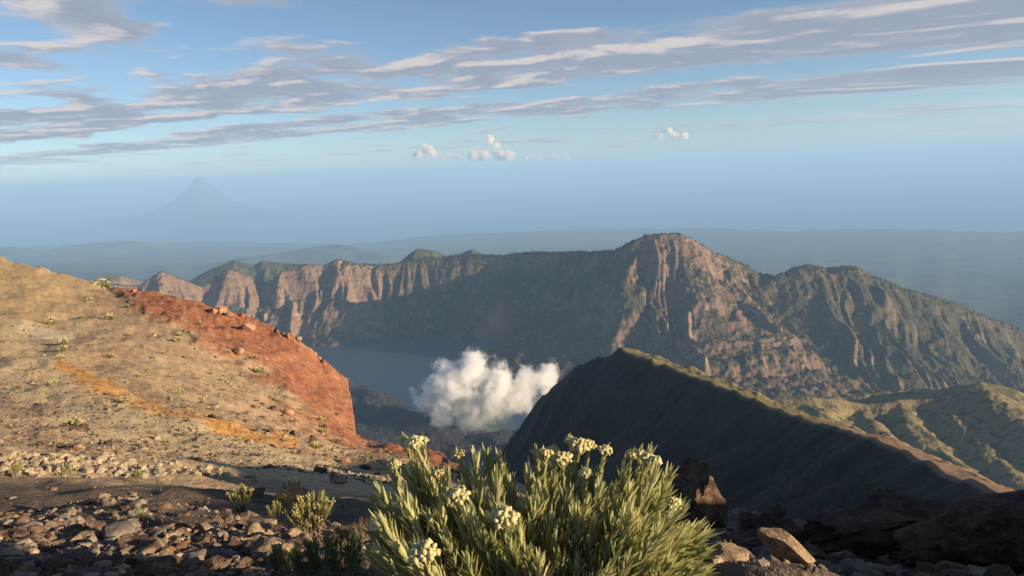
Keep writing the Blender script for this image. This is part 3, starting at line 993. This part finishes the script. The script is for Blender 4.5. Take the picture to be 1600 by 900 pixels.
boulder('boulder', 'sunlit mossy stone at the right foot of the bush', 1140, 893, 90, (.8, .36), M_GRAIN, 70, r=2.3, sub=4, noise=.12)

# loose stones: the ones that show largest are pieces of the ground, the rest is gravel
M_PALE = rock_material('pale_rock', (0.17, 0.13, 0.09), (0.34, 0.275, 0.19), (0.48, 0.40, 0.29), 5, .02)
STONE_M = [M_TAN, M_BROWN, M_GREY, M_ORANGE, M_PINK, M_PALE]
stone_me = []
for k in range(24):
    r_ = np.random.RandomState(200 + k)
    bm = bmesh.new()
    p = r_.normal(size=(16, 3))
    p /= np.linalg.norm(p, axis=1)[:, None]
    p *= np.array([.5, .5 * r_.uniform(.6, .95), .5 * r_.uniform(.45, .8)])
    for c_ in p:
        bm.verts.new(c_)
    res = bmesh.ops.convex_hull(bm, input=bm.verts[:])
    bmesh.ops.delete(bm, geom=[v for v in bm.verts if not v.link_faces], context='VERTS')
    me = bpy.data.meshes.new('stone')
    bm.to_mesh(me)
    bm.free()
    me.materials.append(STONE_M[(0, 1, 1, 2, 0, 1, 0, 1, 2, 1, 0, 1)[k % 12]])
    stone_me.append(me)
pale_me = []
for me in stone_me[:6]:
    me = me.copy()
    me.materials[0] = M_PALE
    pale_me.append(me)
cand = []
rs = np.random.RandomState(5)


def scatter(n_, pxr, rr_, size, power, keep, pale_=False):
    for _ in range(n_):
        px = rs.uniform(*pxr)
        d = ray(px, 700)
        r = math.exp(rs.uniform(math.log(rr_[0]), math.log(rr_[1])))
        x, y = d[0] * r, d[1] * r
        if not keep(px, r):
            continue
        s = size[0] + (size[1] - size[0]) * rs.uniform() ** power
        cand.append((s / r, s, x, y, pale_))


def rubble(px, r):
    edge = 6.6 - 2.2 * (px / 620.0)
    return rs.uniform() < (1.0 if r < edge * .75 else max(.06, 1 - (r - edge * .75) / (edge * .45)))


scatter(17000, (-60, 640), (1.9, 8.5), (.010, .12), 9.0, rubble)
scatter(2200, (-60, 420), (9.4, 13.0), (.03, .2), 2.5, lambda px, r: abs(r - (10.6 + px * .002)) < .5 + .8 * rs.uniform() and rs.uniform() < 1.1 - px / 420, True)
scatter(1500, (-50, 720), (13, 100), (.03, .32), 5.0, lambda px, r: r < np.interp(azimuth(px), ca, cr_) * .98)
scatter(9000, (-50, 720), (13, 100), (.035, .13), 2.5, lambda px, r: r < np.interp(azimuth(px), ca, cr_) * .98)
scatter(500, (300, 720), (18, 70), (.06, .5), 4.0, lambda px, r: r < np.interp(azimuth(px), ca, cr_) * .98)
scatter(1500, (620, 1290), (1.7, 4.5), (.008, .06), 4.0, lambda px, r: True)
scatter(500, (1020, 1640), (5, 15), (.04, .4), 3.0, lambda px, r: r < np.interp(azimuth(px, 800), ca, cr_) * .97)
cand.sort(reverse=True)
gv, gf, gm = [], [], []
for k, (ap, s, x, y, pale_) in enumerate(cand):
    me = stone_me[rs.randint(24)] if not pale_ else pale_me[rs.randint(6)]
    z = ground_z(x, y) + s * .04
    e = (rs.uniform(-.5, .5), rs.uniform(-.5, .5), rs.uniform(0, 6.28))
    if k < 300:
        o = add('stone', me, ground, (x, y, z))
        o.scale = (s, s, s)
        o.rotation_euler = e
    else:
        R = Matrix.Rotation(e[2], 3, 'Z') @ Matrix.Rotation(e[0], 3, 'X')
        vs = np.array([v.co[:] for v in me.vertices]) * s @ np.array(R).T + np.array([x, y, z])
        b0 = len(gv)
        gv.extend(vs.tolist())
        mi = STONE_M.index(me.materials[0])
        for p in me.polygons:
            gf.append([b0 + i for i in p.vertices])
            gm.append(mi)
me = bpy.data.meshes.new('gravel')
me.from_pydata(gv, [], gf)
for m_ in STONE_M:
    me.materials.append(m_)
me.polygons.foreach_set('material_index', gm)
gravel = add('gravel', me)
structure(gravel, 'loose brown and grey gravel strewn over the slope', 'stuff')

# ------------------------------------------------------------------ plants
def leaf_material(name, c1, c2, trans=.35):
    mat, t, out = material(name)
    oi = t.n('ShaderNodeObjectInfo')
    gp = t.n('ShaderNodeNewGeometry').outputs['Position']
    f = t.m('ADD', t.m('MULTIPLY', t.noise(gp, 30, 3), .6), t.m('MULTIPLY', oi.outputs['Random'], .4))
    c = t.mix(t.rng(f, .25, .75), c1, c2)
    b = t.n('ShaderNodeBsdfPrincipled')
    t.link(c, b.inputs['Base Color'])
    b.inputs['Roughness'].default_value = .75
    b.inputs['Specular IOR Level'].default_value = .25
    tr = t.n('ShaderNodeBsdfTranslucent')
    t.link(t.mix(.5, c, (0.30, 0.30, 0.08)), tr.inputs['Color'])
    mx = t.n('ShaderNodeMixShader')
    mx.inputs[0].default_value = trans
    t.link(b.outputs[0], mx.inputs[1])
    t.link(tr.outputs[0], mx.inputs[2])
    t.link(mx.outputs[0], out.inputs['Surface'])
    return mat


M_LEAF = leaf_material('edelweiss_leaf', (0.30, 0.325, 0.15), (0.56, 0.54, 0.28), .45)
M_LEAF_DARK = leaf_material('needle_leaf', (0.07, 0.10, 0.04), (0.13, 0.165, 0.075))
M_LEAF_DRY = leaf_material('dry_leaf', (0.12, 0.075, 0.04), (0.25, 0.17, 0.10), .15)
M_LEAF_PALE = leaf_material('pale_cushion_leaf', (0.26, 0.25, 0.10), (0.42, 0.39, 0.17))
M_FLOWER = leaf_material('cream_flower', (0.46, 0.40, 0.19), (0.60, 0.54, 0.30), .15)
mat, t, out = material('woody_stem')
principled(t, out, t.mix(t.noise(t.n('ShaderNodeNewGeometry').outputs['Position'], 60, 4), (0.10, 0.075, 0.05), (0.26, 0.22, 0.16)), .9)
M_STEM = mat


def add_tube(V, Fc, pts, r0, r1, sides=5):
    n_ = len(pts)
    b0 = len(V)
    for i, p in enumerate(pts):
        d = (pts[min(i + 1, n_ - 1)] - pts[max(i - 1, 0)]).normalized()
        a = d.orthogonal().normalized()
        b = d.cross(a)
        r = r0 + (r1 - r0) * i / (n_ - 1)
        for k in range(sides):
            th = 2 * math.pi * k / sides
            V.append(p + a * (r * math.cos(th)) + b * (r * math.sin(th)))
    for i in range(n_ - 1):
        for k in range(sides):
            k2 = (k + 1) % sides
            Fc.append((b0 + i * sides + k, b0 + i * sides + k2, b0 + (i + 1) * sides + k2, b0 + (i + 1) * sides + k))
    Fc.append(tuple(b0 + (n_ - 1) * sides + k for k in range(sides)))


def add_leaf(V, Fc, base, axis, out_dir, ang, length, width, curl, segs=4):
    """Narrow felted leaf with a folded midrib, leaving the stem at angle ang and curling back up."""
    side = axis.cross(out_dir).normalized()
    b0 = len(V)
    p = base.copy()
    a = ang
    for i in range(segs + 1):
        u = i / segs
        d = axis * math.cos(a) + out_dir * math.sin(a)
        nrm = axis * math.sin(a) - out_dir * math.cos(a)
        wv = width * (.8 + .9 * u * (1 - u)) * (1 - u ** 4 * .75) * .5
        V.append(p + side * wv + nrm * wv * .35)
        V.append(p.copy())
        V.append(p - side * wv + nrm * wv * .35)
        p = p + d * (length / segs)
        a += curl / segs
    for i in range(segs):
        q = b0 + i * 3
        Fc.append((q, q + 1, q + 4, q + 3))
        Fc.append((q + 1, q + 2, q + 5, q + 4))


_bm = bmesh.new()
bmesh.ops.create_icosphere(_bm, subdivisions=2, radius=1.0)
ICO_V = np.array([v.co[:] for v in _bm.verts])
ICO_F = [[v.index for v in f.verts] for f in _bm.faces]
_bm.free()
_bm = bmesh.new()
bmesh.ops.create_icosphere(_bm, subdivisions=1, radius=1.0)
ICO1_V = np.array([v.co[:] for v in _bm.verts])
ICO1_F = [[v.index for v in f.verts] for f in _bm.faces]
_bm.free()


def flower_head(R, r_ball, count, rg, low=False):
    """Domed cluster of small papery balls, pointing along +Z."""
    V, Fc = [], []
    iv, jf = (ICO1_V, ICO1_F) if low else (ICO_V, ICO_F)
    for k in range(count):
        th = k * 2.399 + rg.uniform(-.3, .3)
        q = math.sqrt((k + .5) / count)
        c_ = Vector((R * q * math.cos(th), R * q * math.sin(th), R * .42 * (1 - q * q) + rg.uniform(-.12, .12) * R))
        rb = r_ball * rg.uniform(.75, 1.2)
        jit = np.array([1 + (.16 if (i * 7 + k) % 3 == 0 else -.10) for i in range(len(iv))])
        b0 = len(V)
        V.extend([c_ + Vector((v * rb * j).tolist()) for v, j in zip(iv, jit)])
        Fc.extend([[b0 + i for i in f] for f in jf])
        # stalk of the floret
        if not low:
            add_tube(V, Fc, [Vector((c_.x * .3, c_.y * .3, -R * .9)), c_], r_ball * .22, r_ball * .18, 4)
    return V, Fc


def orient(V, loc, axis):
    q = axis.to_track_quat('Z', 'Y')
    return [loc + q @ v for v in V]


def make_shoot(parent, origin, base, tip, rg, n_leaf, leaf_len, leaf_w, mat_leaf, flower=0.0, stem_r=.003, dry=0, low=False, start=.25, spread=1.0):
    """One stem with its leaves (and flower head) as parts of the plant `parent` standing at origin."""
    base, tip = Vector(base) - origin, Vector(tip) - origin
    L = (tip - base).length
    mid = base.lerp(tip, .5) + Vector((rg.uniform(-1, 1), rg.uniform(-1, 1), -.4)) * L * .07
    pts = []
    for i in range(7):
        u = i / 6
        pts.append((1 - u) ** 2 * base + 2 * u * (1 - u) * mid + u * u * tip)
    V, Fc = [], []
    add_tube(V, Fc, pts, stem_r, stem_r * .6, 4 if low else 6)
    st = add('stem', mesh_from('stem', V, Fc, M_STEM), parent)
    V, Fc = [], []
    for k in range(n_leaf):
        u = start + (1 - start) * (k / n_leaf) ** .75
        x = u * 6
        i = min(int(x), 5)
        p = pts[i].lerp(pts[i + 1], x - i)
        ax = (pts[i + 1] - pts[i]).normalized()
        o1 = ax.orthogonal().normalized()
        o2 = ax.cross(o1)
        th = k * 2.399 + rg.uniform(-.4, .4)
        od = o1 * math.cos(th) + o2 * math.sin(th)
        ang = ((1.12 - .80 * u) * spread + rg.uniform(-.16, .16)) if not flower else (.85 - .5 * u) * spread + rg.uniform(-.1, .1)
        ang = max(ang, .04)
        ll = leaf_len * rg.uniform(.75, 1.1) * (.75 + .25 * math.sin(math.pi * min(1, u * 1.1)))
        if flower and u > .6:
            ll *= .75
        add_leaf(V, Fc, p, ax, od, ang, ll, leaf_w * rg.uniform(.8, 1.15), rg.uniform(-.45, .05), 2 if low else 4)
    add('leaf_tuft', mesh_from('leaf_tuft', V, Fc, mat_leaf), st)
    if dry:
        V, Fc = [], []
        for k in range(dry):
            u = rg.uniform(.03, start + .12)
            x = u * 6
            i = min(int(x), 5)
            p = pts[i].lerp(pts[i + 1], x - i)
            ax = (pts[i + 1] - pts[i]).normalized()
            o1 = ax.orthogonal().normalized()
            th = rg.uniform(0, 6.28)
            od = o1 * math.cos(th) + ax.cross(o1) * math.sin(th)
            add_leaf(V, Fc, p, ax, od, rg.uniform(1.0, 2.0), leaf_len * rg.uniform(.5, .9), leaf_w * .6, rg.uniform(.2, 1.0), 3)
        add('dry_leaves', mesh_from('dry_leaves', V, Fc, M_LEAF_DRY), st)
    if flower:
        ax = (pts[6] - pts[5]).normalized()
        ax = (ax + Vector((0, -.25, .5))).normalized()
        V, Fc = flower_head(flower, flower * .23, 30 if not low else 7, rg, low)
        add('flower_head', mesh_from('flower_head', orient(V, pts[6] + ax * flower * .25, ax), Fc, M_FLOWER), st)
    return st


# the flowering bush in front of the camera
rg = random.Random(21)
bx, by = 0.07, 2.06
origin = Vector((bx, by, ground_z(bx, by)))
bush = empty('edelweiss_bush', origin)
tag(bush, 'large edelweiss bush with narrow grey-green leaves and cream flower heads at front', 'bush')
TOPX = [585, 600, 640, 680, 720, 770, 800, 850, 900, 950, 985, 1010, 1045, 1065, 1085, 1110, 1125]
TOPY = [830, 752, 742, 765, 748, 728, 742, 748, 740, 748, 735, 728, 742, 800, 826, 858, 885]
flowers = [(616, 728, 2.08, .018), (648, 694, 2.12, .025), (684, 742, 2.08, .018), (716, 712, 2.16, .020), (715, 778, 1.94, .032), (788, 812, 1.84, .034), (662, 868, 1.74, .036), (592, 822, 1.95, .024),
           (851, 712, 2.15, .024), (878, 720, 2.08, .028), (905, 700, 2.18, .032), (914, 742, 2.04, .020), (945, 706, 2.20, .022), (986, 714, 2.24, .020), (1012, 720, 2.14, .024), (1052, 790, 2.02, .022),
           (838, 708, 2.2, .016), (864, 706, 2.2, .020), (892, 692, 2.22, .020), (920, 698, 2.2, .020), (868, 726, 2.1, .018), (1000, 710, 2.2, .018), (1024, 722, 2.1, .018), (634, 690, 2.16, .014), (660, 692, 2.16, .018), (700, 770, 2.0, .018)]
tips = [(px, py, r, f * .95) for px, py, r, f in flowers]
for px in range(596, 1118, 21):                     # back row, along the outline
    tips.append((px + rg.uniform(-6, 6), np.interp(px, TOPX, TOPY) + rg.uniform(-14, 34), rg.uniform(2.08, 2.25), 0))
for row, (r, dy) in enumerate([(2.05, 38), (1.97, 70), (1.90, 100), (1.83, 130)]):
    for px in range(588 + 9 * (row % 2), 1124, 19):
        py = np.interp(px, TOPX, TOPY) + dy + rg.uniform(-26, 26)
        if py < 905:
            tips.append((px + rg.uniform(-9, 9), py, r + rg.uniform(-.05, .05), 0))
for px, py, r, f in tips:
    tip = at(px, py, r)
    u = (px - 850) / 270.0
    q = at(850 + u * 150 + rg.uniform(-15, 15), 930, r)
    bxx, byy = q[0], by + (r - 2.03) * .75 + rg.uniform(-.04, .04)
    base = (bxx, byy, ground_z(bxx, byy) - .01)
    L = (Vector(tip) - Vector(base)).length
    make_shoot(bush, origin, base, tip, rg, int(38 + 130 * L), .088 if not f else .060, .0088, M_LEAF, f, .0032, dry=10 if px > 930 else 4, start=.22, spread=.85 if px < 1040 else 1.05)


def edelweiss(name, label, px, py, wpx, hpx, n_sh, seed, mat_leaf, flower_frac=.5, cat='plant', group=None, spread=1.0, start=.35, trunk=False, r=None, wmul=1.0, nl=26, rise=0.0):
    g = random.Random(seed)
    p, r_ = ground_hit(px, py) if r is None else (None, r)
    if r is not None:
        d = ray(px, py)
        p = np.array([d[0] * r, d[1] * r, ground_z(d[0] * r, d[1] * r)])
    k = math.hypot(r_, p[2]) / FPX
    w_, h = wpx * k, hpx * k
    o3 = Vector(p) + Vector((0, 0, rise * k))
    e = empty(name, o3)
    tag(e, label, cat, group)
    for i in range(n_sh):
        th = g.uniform(0, 6.28)
        q = math.sqrt((i + .5) / n_sh)
        tip = o3 + Vector((w_ * .5 * q * math.cos(th), w_ * .5 * q * math.sin(th), h * (1 - .35 * q * q) * g.uniform(.85, 1.05)))
        base = o3 + Vector((w_ * .12 * q * math.cos(th), w_ * .12 * q * math.sin(th), -.02 * h)) if trunk else o3 + Vector((w_ * .3 * q * math.cos(th), w_ * .3 * q * math.sin(th), -.03 * h))
        fl = h * .10 if g.random() < flower_frac else 0
        make_shoot(e, o3, base, tip, g, nl, h * .30, h * .045 * wmul, mat_leaf, fl, h * .022, low=True, start=start, spread=spread, dry=6 if trunk else 0)
    return e


edelweiss('edelweiss_shrub', 'woody edelweiss shrub with bright sunlit tops above the rubble pile', 488, 838, 74, 58, 22, 1, M_LEAF_PALE, .6, trunk=True, start=.6)
edelweiss('edelweiss_shrub', 'small flowering shrub with a bare stem left of the orange boulder', 377, 800, 38, 38, 12, 2, M_LEAF_PALE, .7, trunk=True, start=.6)
edelweiss('edelweiss_shrub', 'little sunlit shrub between the bare-stemmed shrub and the woody shrub', 429, 812, 26, 26, 10, 3, M_LEAF_PALE, .3)
edelweiss('edelweiss_shrub', 'low pale flowering shrub just below the orange boulder', 447, 794, 26, 20, 8, 4, M_LEAF_PALE, .7)
edelweiss('edelweiss_shrub', 'green plant growing on the orange boulder', 458, 790, 30, 26, 10, 5, M_LEAF, .2, rise=14)
edelweiss('needle_plant', 'dark green needle-leaved sprig at the bottom, farther from the bush', 443, 908, 46, 52, 9, 6, M_LEAF_DARK, 0, nl=44, spread=1.1, start=.2, wmul=.6)
edelweiss('needle_plant', 'dark green needle-leaved clump at the bottom, nearest the bush', 520, 915, 110, 72, 20, 7, M_LEAF_DARK, .0, nl=50, spread=1.1, start=.2, wmul=.55)
edelweiss('grass_tuft', 'dry brown grass tuft left of the bush', 566, 845, 36, 34, 16, 8, M_LEAF_DRY, 0, cat='grass tuft', nl=14, spread=.5, start=.05, wmul=.4)
edelweiss('needle_plant', 'spiky pale green rosette in the shade above the rubble', 220, 812, 24, 22, 5, 9, M_LEAF, 0, nl=18, spread=1.0, wmul=.8)
edelweiss('edelweiss_shrub', 'leafy shoot rising beside the left edge of the bush', 594, 845, 30, 46, 6, 10, M_LEAF, .3, nl=40)
edelweiss('edelweiss_cushion', 'yellow-green cushion on the pale stones nearest the left edge', 30, 746, 20, 20, 8, 11, M_LEAF_PALE, .2)
edelweiss('edelweiss_cushion', 'green cushion on the shade edge, second from the left edge', 105, 748, 24, 20, 8, 12, M_LEAF, .1)
edelweiss('edelweiss_cushion', 'bright cushion at the shade edge below the pale stone strip', 214, 754, 18, 18, 8, 13, M_LEAF_PALE, .2)
edelweiss('edelweiss_cushion', 'small cushion right of the bright cushion at the shade edge', 249, 762, 16, 13, 6, 14, M_LEAF_PALE, .2)
edelweiss('moss_cushion', 'yellow-green moss cushion on the lit ledge right of the bush', 1135, 893, 44, 14, 26, 15, M_LEAF_PALE, 0, cat='moss', r=2.35, nl=14, rise=12)

# small cushions dotted over the slope: three kinds, copied
protos = []
for k in range(4):
    g = random.Random(90 + k)
    V, Fc = [], []
    for i in range(12):
        th, q = g.uniform(0, 6.28), math.sqrt((i + .5) / 12)
        b = Vector((.35 * q * math.cos(th), .35 * q * math.sin(th), 0))
        tp = Vector((.5 * q * math.cos(th), .5 * q * math.sin(th), .62 * (1 - .5 * q * q) * g.uniform(.8, 1.1)))
        for j in range(12):
            ax = (tp - b).normalized()
            o1 = ax.orthogonal().normalized()
            t2 = j * 2.399
            add_leaf(V, Fc, b.lerp(tp, .2 + .65 * j / 12), ax, o1 * math.cos(t2) + ax.cross(o1) * math.sin(t2), .9 - .05 * j, .24, .055, -.3, 2)
    fo = mesh_from('foliage', V, Fc, M_LEAF_PALE if k % 2 else M_LEAF)
    V, Fc = [], []
    for i in range(8):
        th, q = g.uniform(0, 6.28), math.sqrt((i + .5) / 8)
        v_, f_ = flower_head(.09, .05, 4, g, True)
        b0 = len(V)
        V.extend([v + Vector((.48 * q * math.cos(th), .48 * q * math.sin(th), .72 * (1 - .45 * q * q))) for v in v_])
        Fc.extend([[b0 + x for x in f] for f in f_])
    protos.append((fo, mesh_from('flower_heads', V, Fc, M_FLOWER)))
CUSH = [(158, 449, 24), (172, 501, 18), (80, 508, 18), (126, 498, 9), (101, 539, 16), (98, 549, 14), (94, 563, 13), (277, 535, 15), (204, 525, 9), (172, 560, 11), (254, 554, 10), (231, 580, 9),
        (281, 616, 14), (292, 638, 12), (84, 602, 14), (194, 630, 16), (117, 666, 20), (405, 583, 18), (356, 552, 9), (397, 561, 11), (436, 627, 12), (459, 660, 13), (503, 659, 14), (503, 676, 12),
        (548, 672, 9), (494, 701, 18), (311, 508, 11), (281, 525, 9), (384, 659, 11), (469, 643, 10), (302, 637, 9), (402, 628, 9), (330, 585, 8), (350, 610, 8), (372, 690, 10), (520, 690, 9), (268, 590, 8),
        (215, 590, 8), (240, 560, 7), (145, 540, 7), (300, 560, 7), (325, 640, 8), (420, 668, 8), (445, 690, 8), (540, 705, 10), (575, 712, 10), (140, 470, 8), (200, 480, 7)]
notable = {0: 'yellow cushion plant on the skyline where the red crest begins', 16: 'cushion plant on the pale ash, lowest on the far left slope', 25: 'cushion plant right of the orange streak, beside dark stones',
           17: 'pale cushion plant at the lower edge of the red scree', 15: 'cushion plant at the lower end of the upper ochre streak', 2: 'pale cushion plant beside the light ash patch at upper left'}
zones = {}
for k, (px, py, wp) in enumerate(CUSH):
    p, r = ground_hit(px, py)
    s = wp / FPX * math.hypot(r, p[2])
    e = empty('edelweiss_cushion', p - np.array([0, 0, .04 * s]))
    e.scale = (s, s, s * .9)
    e.rotation_euler = (0, 0, rnd.uniform(0, 6.28))
    fo, fl = protos[k % 4]
    add('foliage', fo, e)
    add('flower_tops', fl, e)['kind'] = 'stuff'
    zone = ('on the red scree' if py < np.interp(px, [150, 340, 450, 550], [470, 570, 640, 690]) and px > 190 else
            'on the upper tan slope' if px < 190 and py < 575 else 'below the ochre streaks' if py > np.interp(px, [90, 240, 460], [590, 645, 705]) else
            'between ochre streaks and red scree')
    zones.setdefault(zone, []).append((px, k, e))
    tag(e, notable.get(k, ''), 'plant', 'cushion plants on the left slope')
ORD = ['first', 'second', 'third', 'fourth', 'fifth', 'sixth', 'seventh', 'eighth', 'ninth', 'tenth', 'eleventh', 'twelfth', 'thirteenth', 'fourteenth', 'fifteenth', 'sixteenth', 'seventeenth', 'eighteenth', 'nineteenth', 'twentieth'] + ['twenty-' + q for q in ('first', 'second', 'third', 'fourth', 'fifth', 'sixth', 'seventh', 'eighth')]
for zone, lst in zones.items():
    for i, (px, k, e) in enumerate(sorted(lst, key=lambda q: q[0])):
        if k not in notable:
            e['label'] = f'small pale cushion plant {zone}, {ORD[i]} from the left'

# ------------------------------------------------------------------ tents of the camp on the grassy ridge
def tent_mat(name, col):
    m_, t, out = material(name)
    principled(t, out, col, .7)
    return m_


TM = {'orange': tent_mat('orange_tent_cloth', (0.75, 0.25, 0.06)), 'yellow': tent_mat('yellow_tent_cloth', (0.8, 0.6, 0.12)), 'white': tent_mat('white_tent_cloth', (0.75, 0.72, 0.68))}


def grass_z(x, y):
    az_, rr_, Z_ = GR
    j = int(np.clip(np.searchsorted(az_, math.atan2(x, y)), 0, len(az_) - 1))
    i = int(np.clip(np.searchsorted(rr_, math.hypot(x, y)), 0, len(rr_) - 1))
    return float(Z_[i, j])


tent_spots = [(1208, 'yellow'), (1215, 'orange'), (1262, 'yellow'), (1270, 'white'), (1300, 'yellow'), (1362, 'orange'), (1404, 'yellow'), (1448, 'orange'), (1456, 'orange'), (1466, 'orange'), (1474, 'orange'), (1482, 'yellow'), (1532, 'orange')]
for kt, (px, cn) in enumerate(tent_spots):
    r = float(np.interp(px, [p[0] for p in grass_crest], [p[2] for p in grass_crest])) - 9
    d = ray(px, 624)
    V, Fc = [], []
    nseg = 8
    for i in range(5):                              # arched tunnel tent, lower at the ends
        yy = -3 + 1.5 * i
        hh = 2.6 * (1 - .12 * (i - 2) ** 2)
        for j in range(nseg + 1):
            th = math.pi * j / nseg
            V.append((3.0 * math.cos(th) * (1 - .06 * (i - 2) ** 2), yy, hh * math.sin(th) - .4))
    for i in range(4):
        for j in range(nseg):
            q = i * (nseg + 1) + j
            Fc.append((q, q + 1, q + nseg + 2, q + nseg + 1))
    Fc.append(tuple(range(nseg + 1)))
    Fc.append(tuple(range(4 * (nseg + 1), 5 * (nseg + 1)))[::-1])
    o = add('tent', mesh_from('tent', V, Fc, TM[cn]), None, (d[0] * r, d[1] * r, grass_z(d[0] * r, d[1] * r)))
    o.rotation_euler = (0, 0, rnd.uniform(0, 3))
    tag(o, f'{cn} tent on the grassy ridge camp, {ORD[kt]} from the left', 'tent', 'tents of the ridge camp')

# scrub and trees along the caldera crest
V, Fc = [], []
P = poly3(crest)
seg = np.concatenate([[0], np.cumsum(np.hypot(np.diff(P[:, 0]), np.diff(P[:, 1])))])
sidx = {i: seg[i] for i in range(len(seg))}
rs = np.random.RandomState(8)
mesh_r = np.concatenate([np.linspace(2700, 4500, 60), np.linspace(4510, 7900, 320), np.linspace(7930, 11500, 50)])
cal = bpy.data.objects['caldera_wall'].data
cz = np.empty(len(cal.vertices) * 3, np.float32)
cal.vertices.foreach_get('co', cz)
cz = cz.reshape(len(mesh_r), 1050, 3)
caz_ = np.linspace(rad(-41), rad(43), 1050)
for _ in range(2600):
    sv = rs.uniform(seg[8], seg[-3])
    i = int(np.searchsorted(seg, sv)) - 1
    if i < 18 and rs.uniform() < .75:
        continue
    if 28 <= i <= 32 and rs.uniform() < .7:
        continue
    u = (sv - seg[i]) / (seg[i + 1] - seg[i])
    b = P[i] + (P[i + 1] - P[i]) * u
    x, y = b[0] + rs.normal() * 22, b[1] + rs.normal() * 30
    j = int(np.clip(np.searchsorted(caz_, math.atan2(x, y)), 0, 1049))
    k = int(np.clip(np.searchsorted(mesh_r, math.hypot(x, y)), 0, len(mesh_r) - 1))
    z = cz[k, j, 2]
    s = rs.uniform(4, 10)
    b0 = len(V)
    jit = rs.uniform(.6, 1.25, len(ICO1_V))
    V.extend((ICO1_V * jit[:, None] * np.array([s * .7, s * .7, s]) + np.array([x, y, z + s * .4])).tolist())
    Fc.extend([[b0 + q for q in f] for f in ICO1_F])
m_, t, out = material('scrub_leaves')
principled(t, out, t.mix(t.noise(t.n('ShaderNodeNewGeometry').outputs['Position'], .05, 3), (0.02, 0.026, 0.012), (0.06, 0.06, 0.028)), .95)
o = add('crest_scrub', mesh_from('crest_scrub', V, Fc, m_))
structure(o, 'dark scrub and small trees growing along the caldera crest', 'stuff')


# ------------------------------------------------------------------ clouds made of lit vapour
def cloud(name, label, puffs, density, noise_amp, color=(1, 1, 1), soft=.55, group=None, thin_base=None):
    """puffs: (x, y, z, radius) in metres. The mesh is the cloud's hull; its vapour thins towards the edge."""
    c0 = np.mean(np.array(puffs)[:, :3], 0)
    rm = max(p[3] for p in puffs)
    V, Fc = [], []
    for x, y, z, r in puffs:
        b0 = len(V)
        V.extend((ICO_V * r * 1.3 + np.array([x, y, z]) - c0).tolist())
        Fc.extend([[b0 + i for i in f] for f in ICO_F])
    mat, t, out = material(name + '_vapour')
    oc = t.n('ShaderNodeTexCoord').outputs['Object']
    wv = t.vm('SUBTRACT', t.noise(oc, 2.2 / rm, 4, .6, out='Color'), (.5, .5, .5))
    ocw = t.vm('ADD', oc, t.vm('MULTIPLY', wv, (rm * .9, rm * .9, rm * .9)))
    big = t.m('ADD', t.m('MULTIPLY', t.noise(oc, 1.5 / rm, 3, .55, 0.0), .5), t.m('MULTIPLY', t.noise(oc, 4.5 / rm, 7, .62, 0.5), .5))
    val = None
    for x, y, z, r in puffs:
        dd = t.vm('DISTANCE', ocw, tuple(np.array([x, y, z]) - c0), out=1)
        f = t.m('SUBTRACT', 1.0, t.m('DIVIDE', dd, r))
        val = f if val is None else t.m('SMOOTH_MAX', val, f, .25)
    val = t.m('ADD', val, t.m('MULTIPLY', t.m('SUBTRACT', big, .53), noise_amp))
    dens = t.m('MULTIPLY', t.rng(val, .02, soft), density)
    if thin_base:
        sz = t.n('ShaderNodeSeparateXYZ')
        t.link(oc, sz.inputs[0])
        dens = t.m('MULTIPLY', dens, t.rng(sz.outputs[2], thin_base[0], thin_base[1], .012, 1.0))
    principled_volume(t, out, color, dens, .35)
    me = mesh_from(name, V, Fc, mat)
    o = add(name, me, None, tuple(c0))
    md = o.modifiers.new('hull', 'REMESH')
    md.mode = 'VOXEL'
    md.voxel_size = rm / 6
    tag(o, label, 'cloud', group)
    return o


def puff(px, py, r, rpx):
    p = at(px, py, r)
    return (p[0], p[1], p[2], rpx / FPX * math.hypot(r, p[2]))


cloud('crater_cloud', 'white puffy cloud drifting low over the crater lake',
      [puff(740, 583, 4000, 40), puff(697, 585, 4000, 28), puff(780, 598, 3980, 36), puff(820, 596, 4000, 30), puff(852, 585, 4020, 22), puff(715, 618, 3950, 46), puff(672, 622, 3980, 30),
       puff(765, 630, 3920, 48), puff(810, 622, 3950, 36), puff(740, 662, 3900, 36), puff(768, 685, 3880, 26), puff(842, 600, 3990, 26), puff(752, 705, 3860, 24), puff(690, 650, 3930, 30)], .075, 3.4, soft=.5, thin_base=(-150, 100))
HD = 52000
for k, (lab, cx, cy, cw, ch, npf) in enumerate([
        ('small sunlit cumulus left of the tallest horizon cumulus', 660, 246, 46, 30, 16),
        ('tallest sunlit cumulus tower on the horizon', 768, 250, 62, 46, 24),
        ('tiny cumulus between the two larger horizon clouds', 706, 248, 28, 18, 9),
        ('flat pink cumulus floating right of the horizon clouds', 1050, 216, 54, 20, 14),
        ('faint row of low cumulus right of the tallest tower', 856, 250, 76, 18, 12)]):
    g = random.Random(500 + k)
    pf = []
    for i in range(npf):                            # billows heaped on a level base
        u = g.uniform(-1, 1)
        hmax = ch * (1 - u * u) ** .7 * (.55 + .45 * math.sin(5 * u + k))
        v = g.random()
        rr_ = g.uniform(.10, .19) * ch + 2.2
        pf.append(puff(cx + u * cw * .5, cy - rr_ * .6 - v * max(hmax - rr_, 0), HD + g.uniform(-600, 600), rr_))
    cloud('cumulus_cloud', lab, pf, .007, 1.9, (1.0, .95, .90), .45, 'cumulus clouds on the horizon')
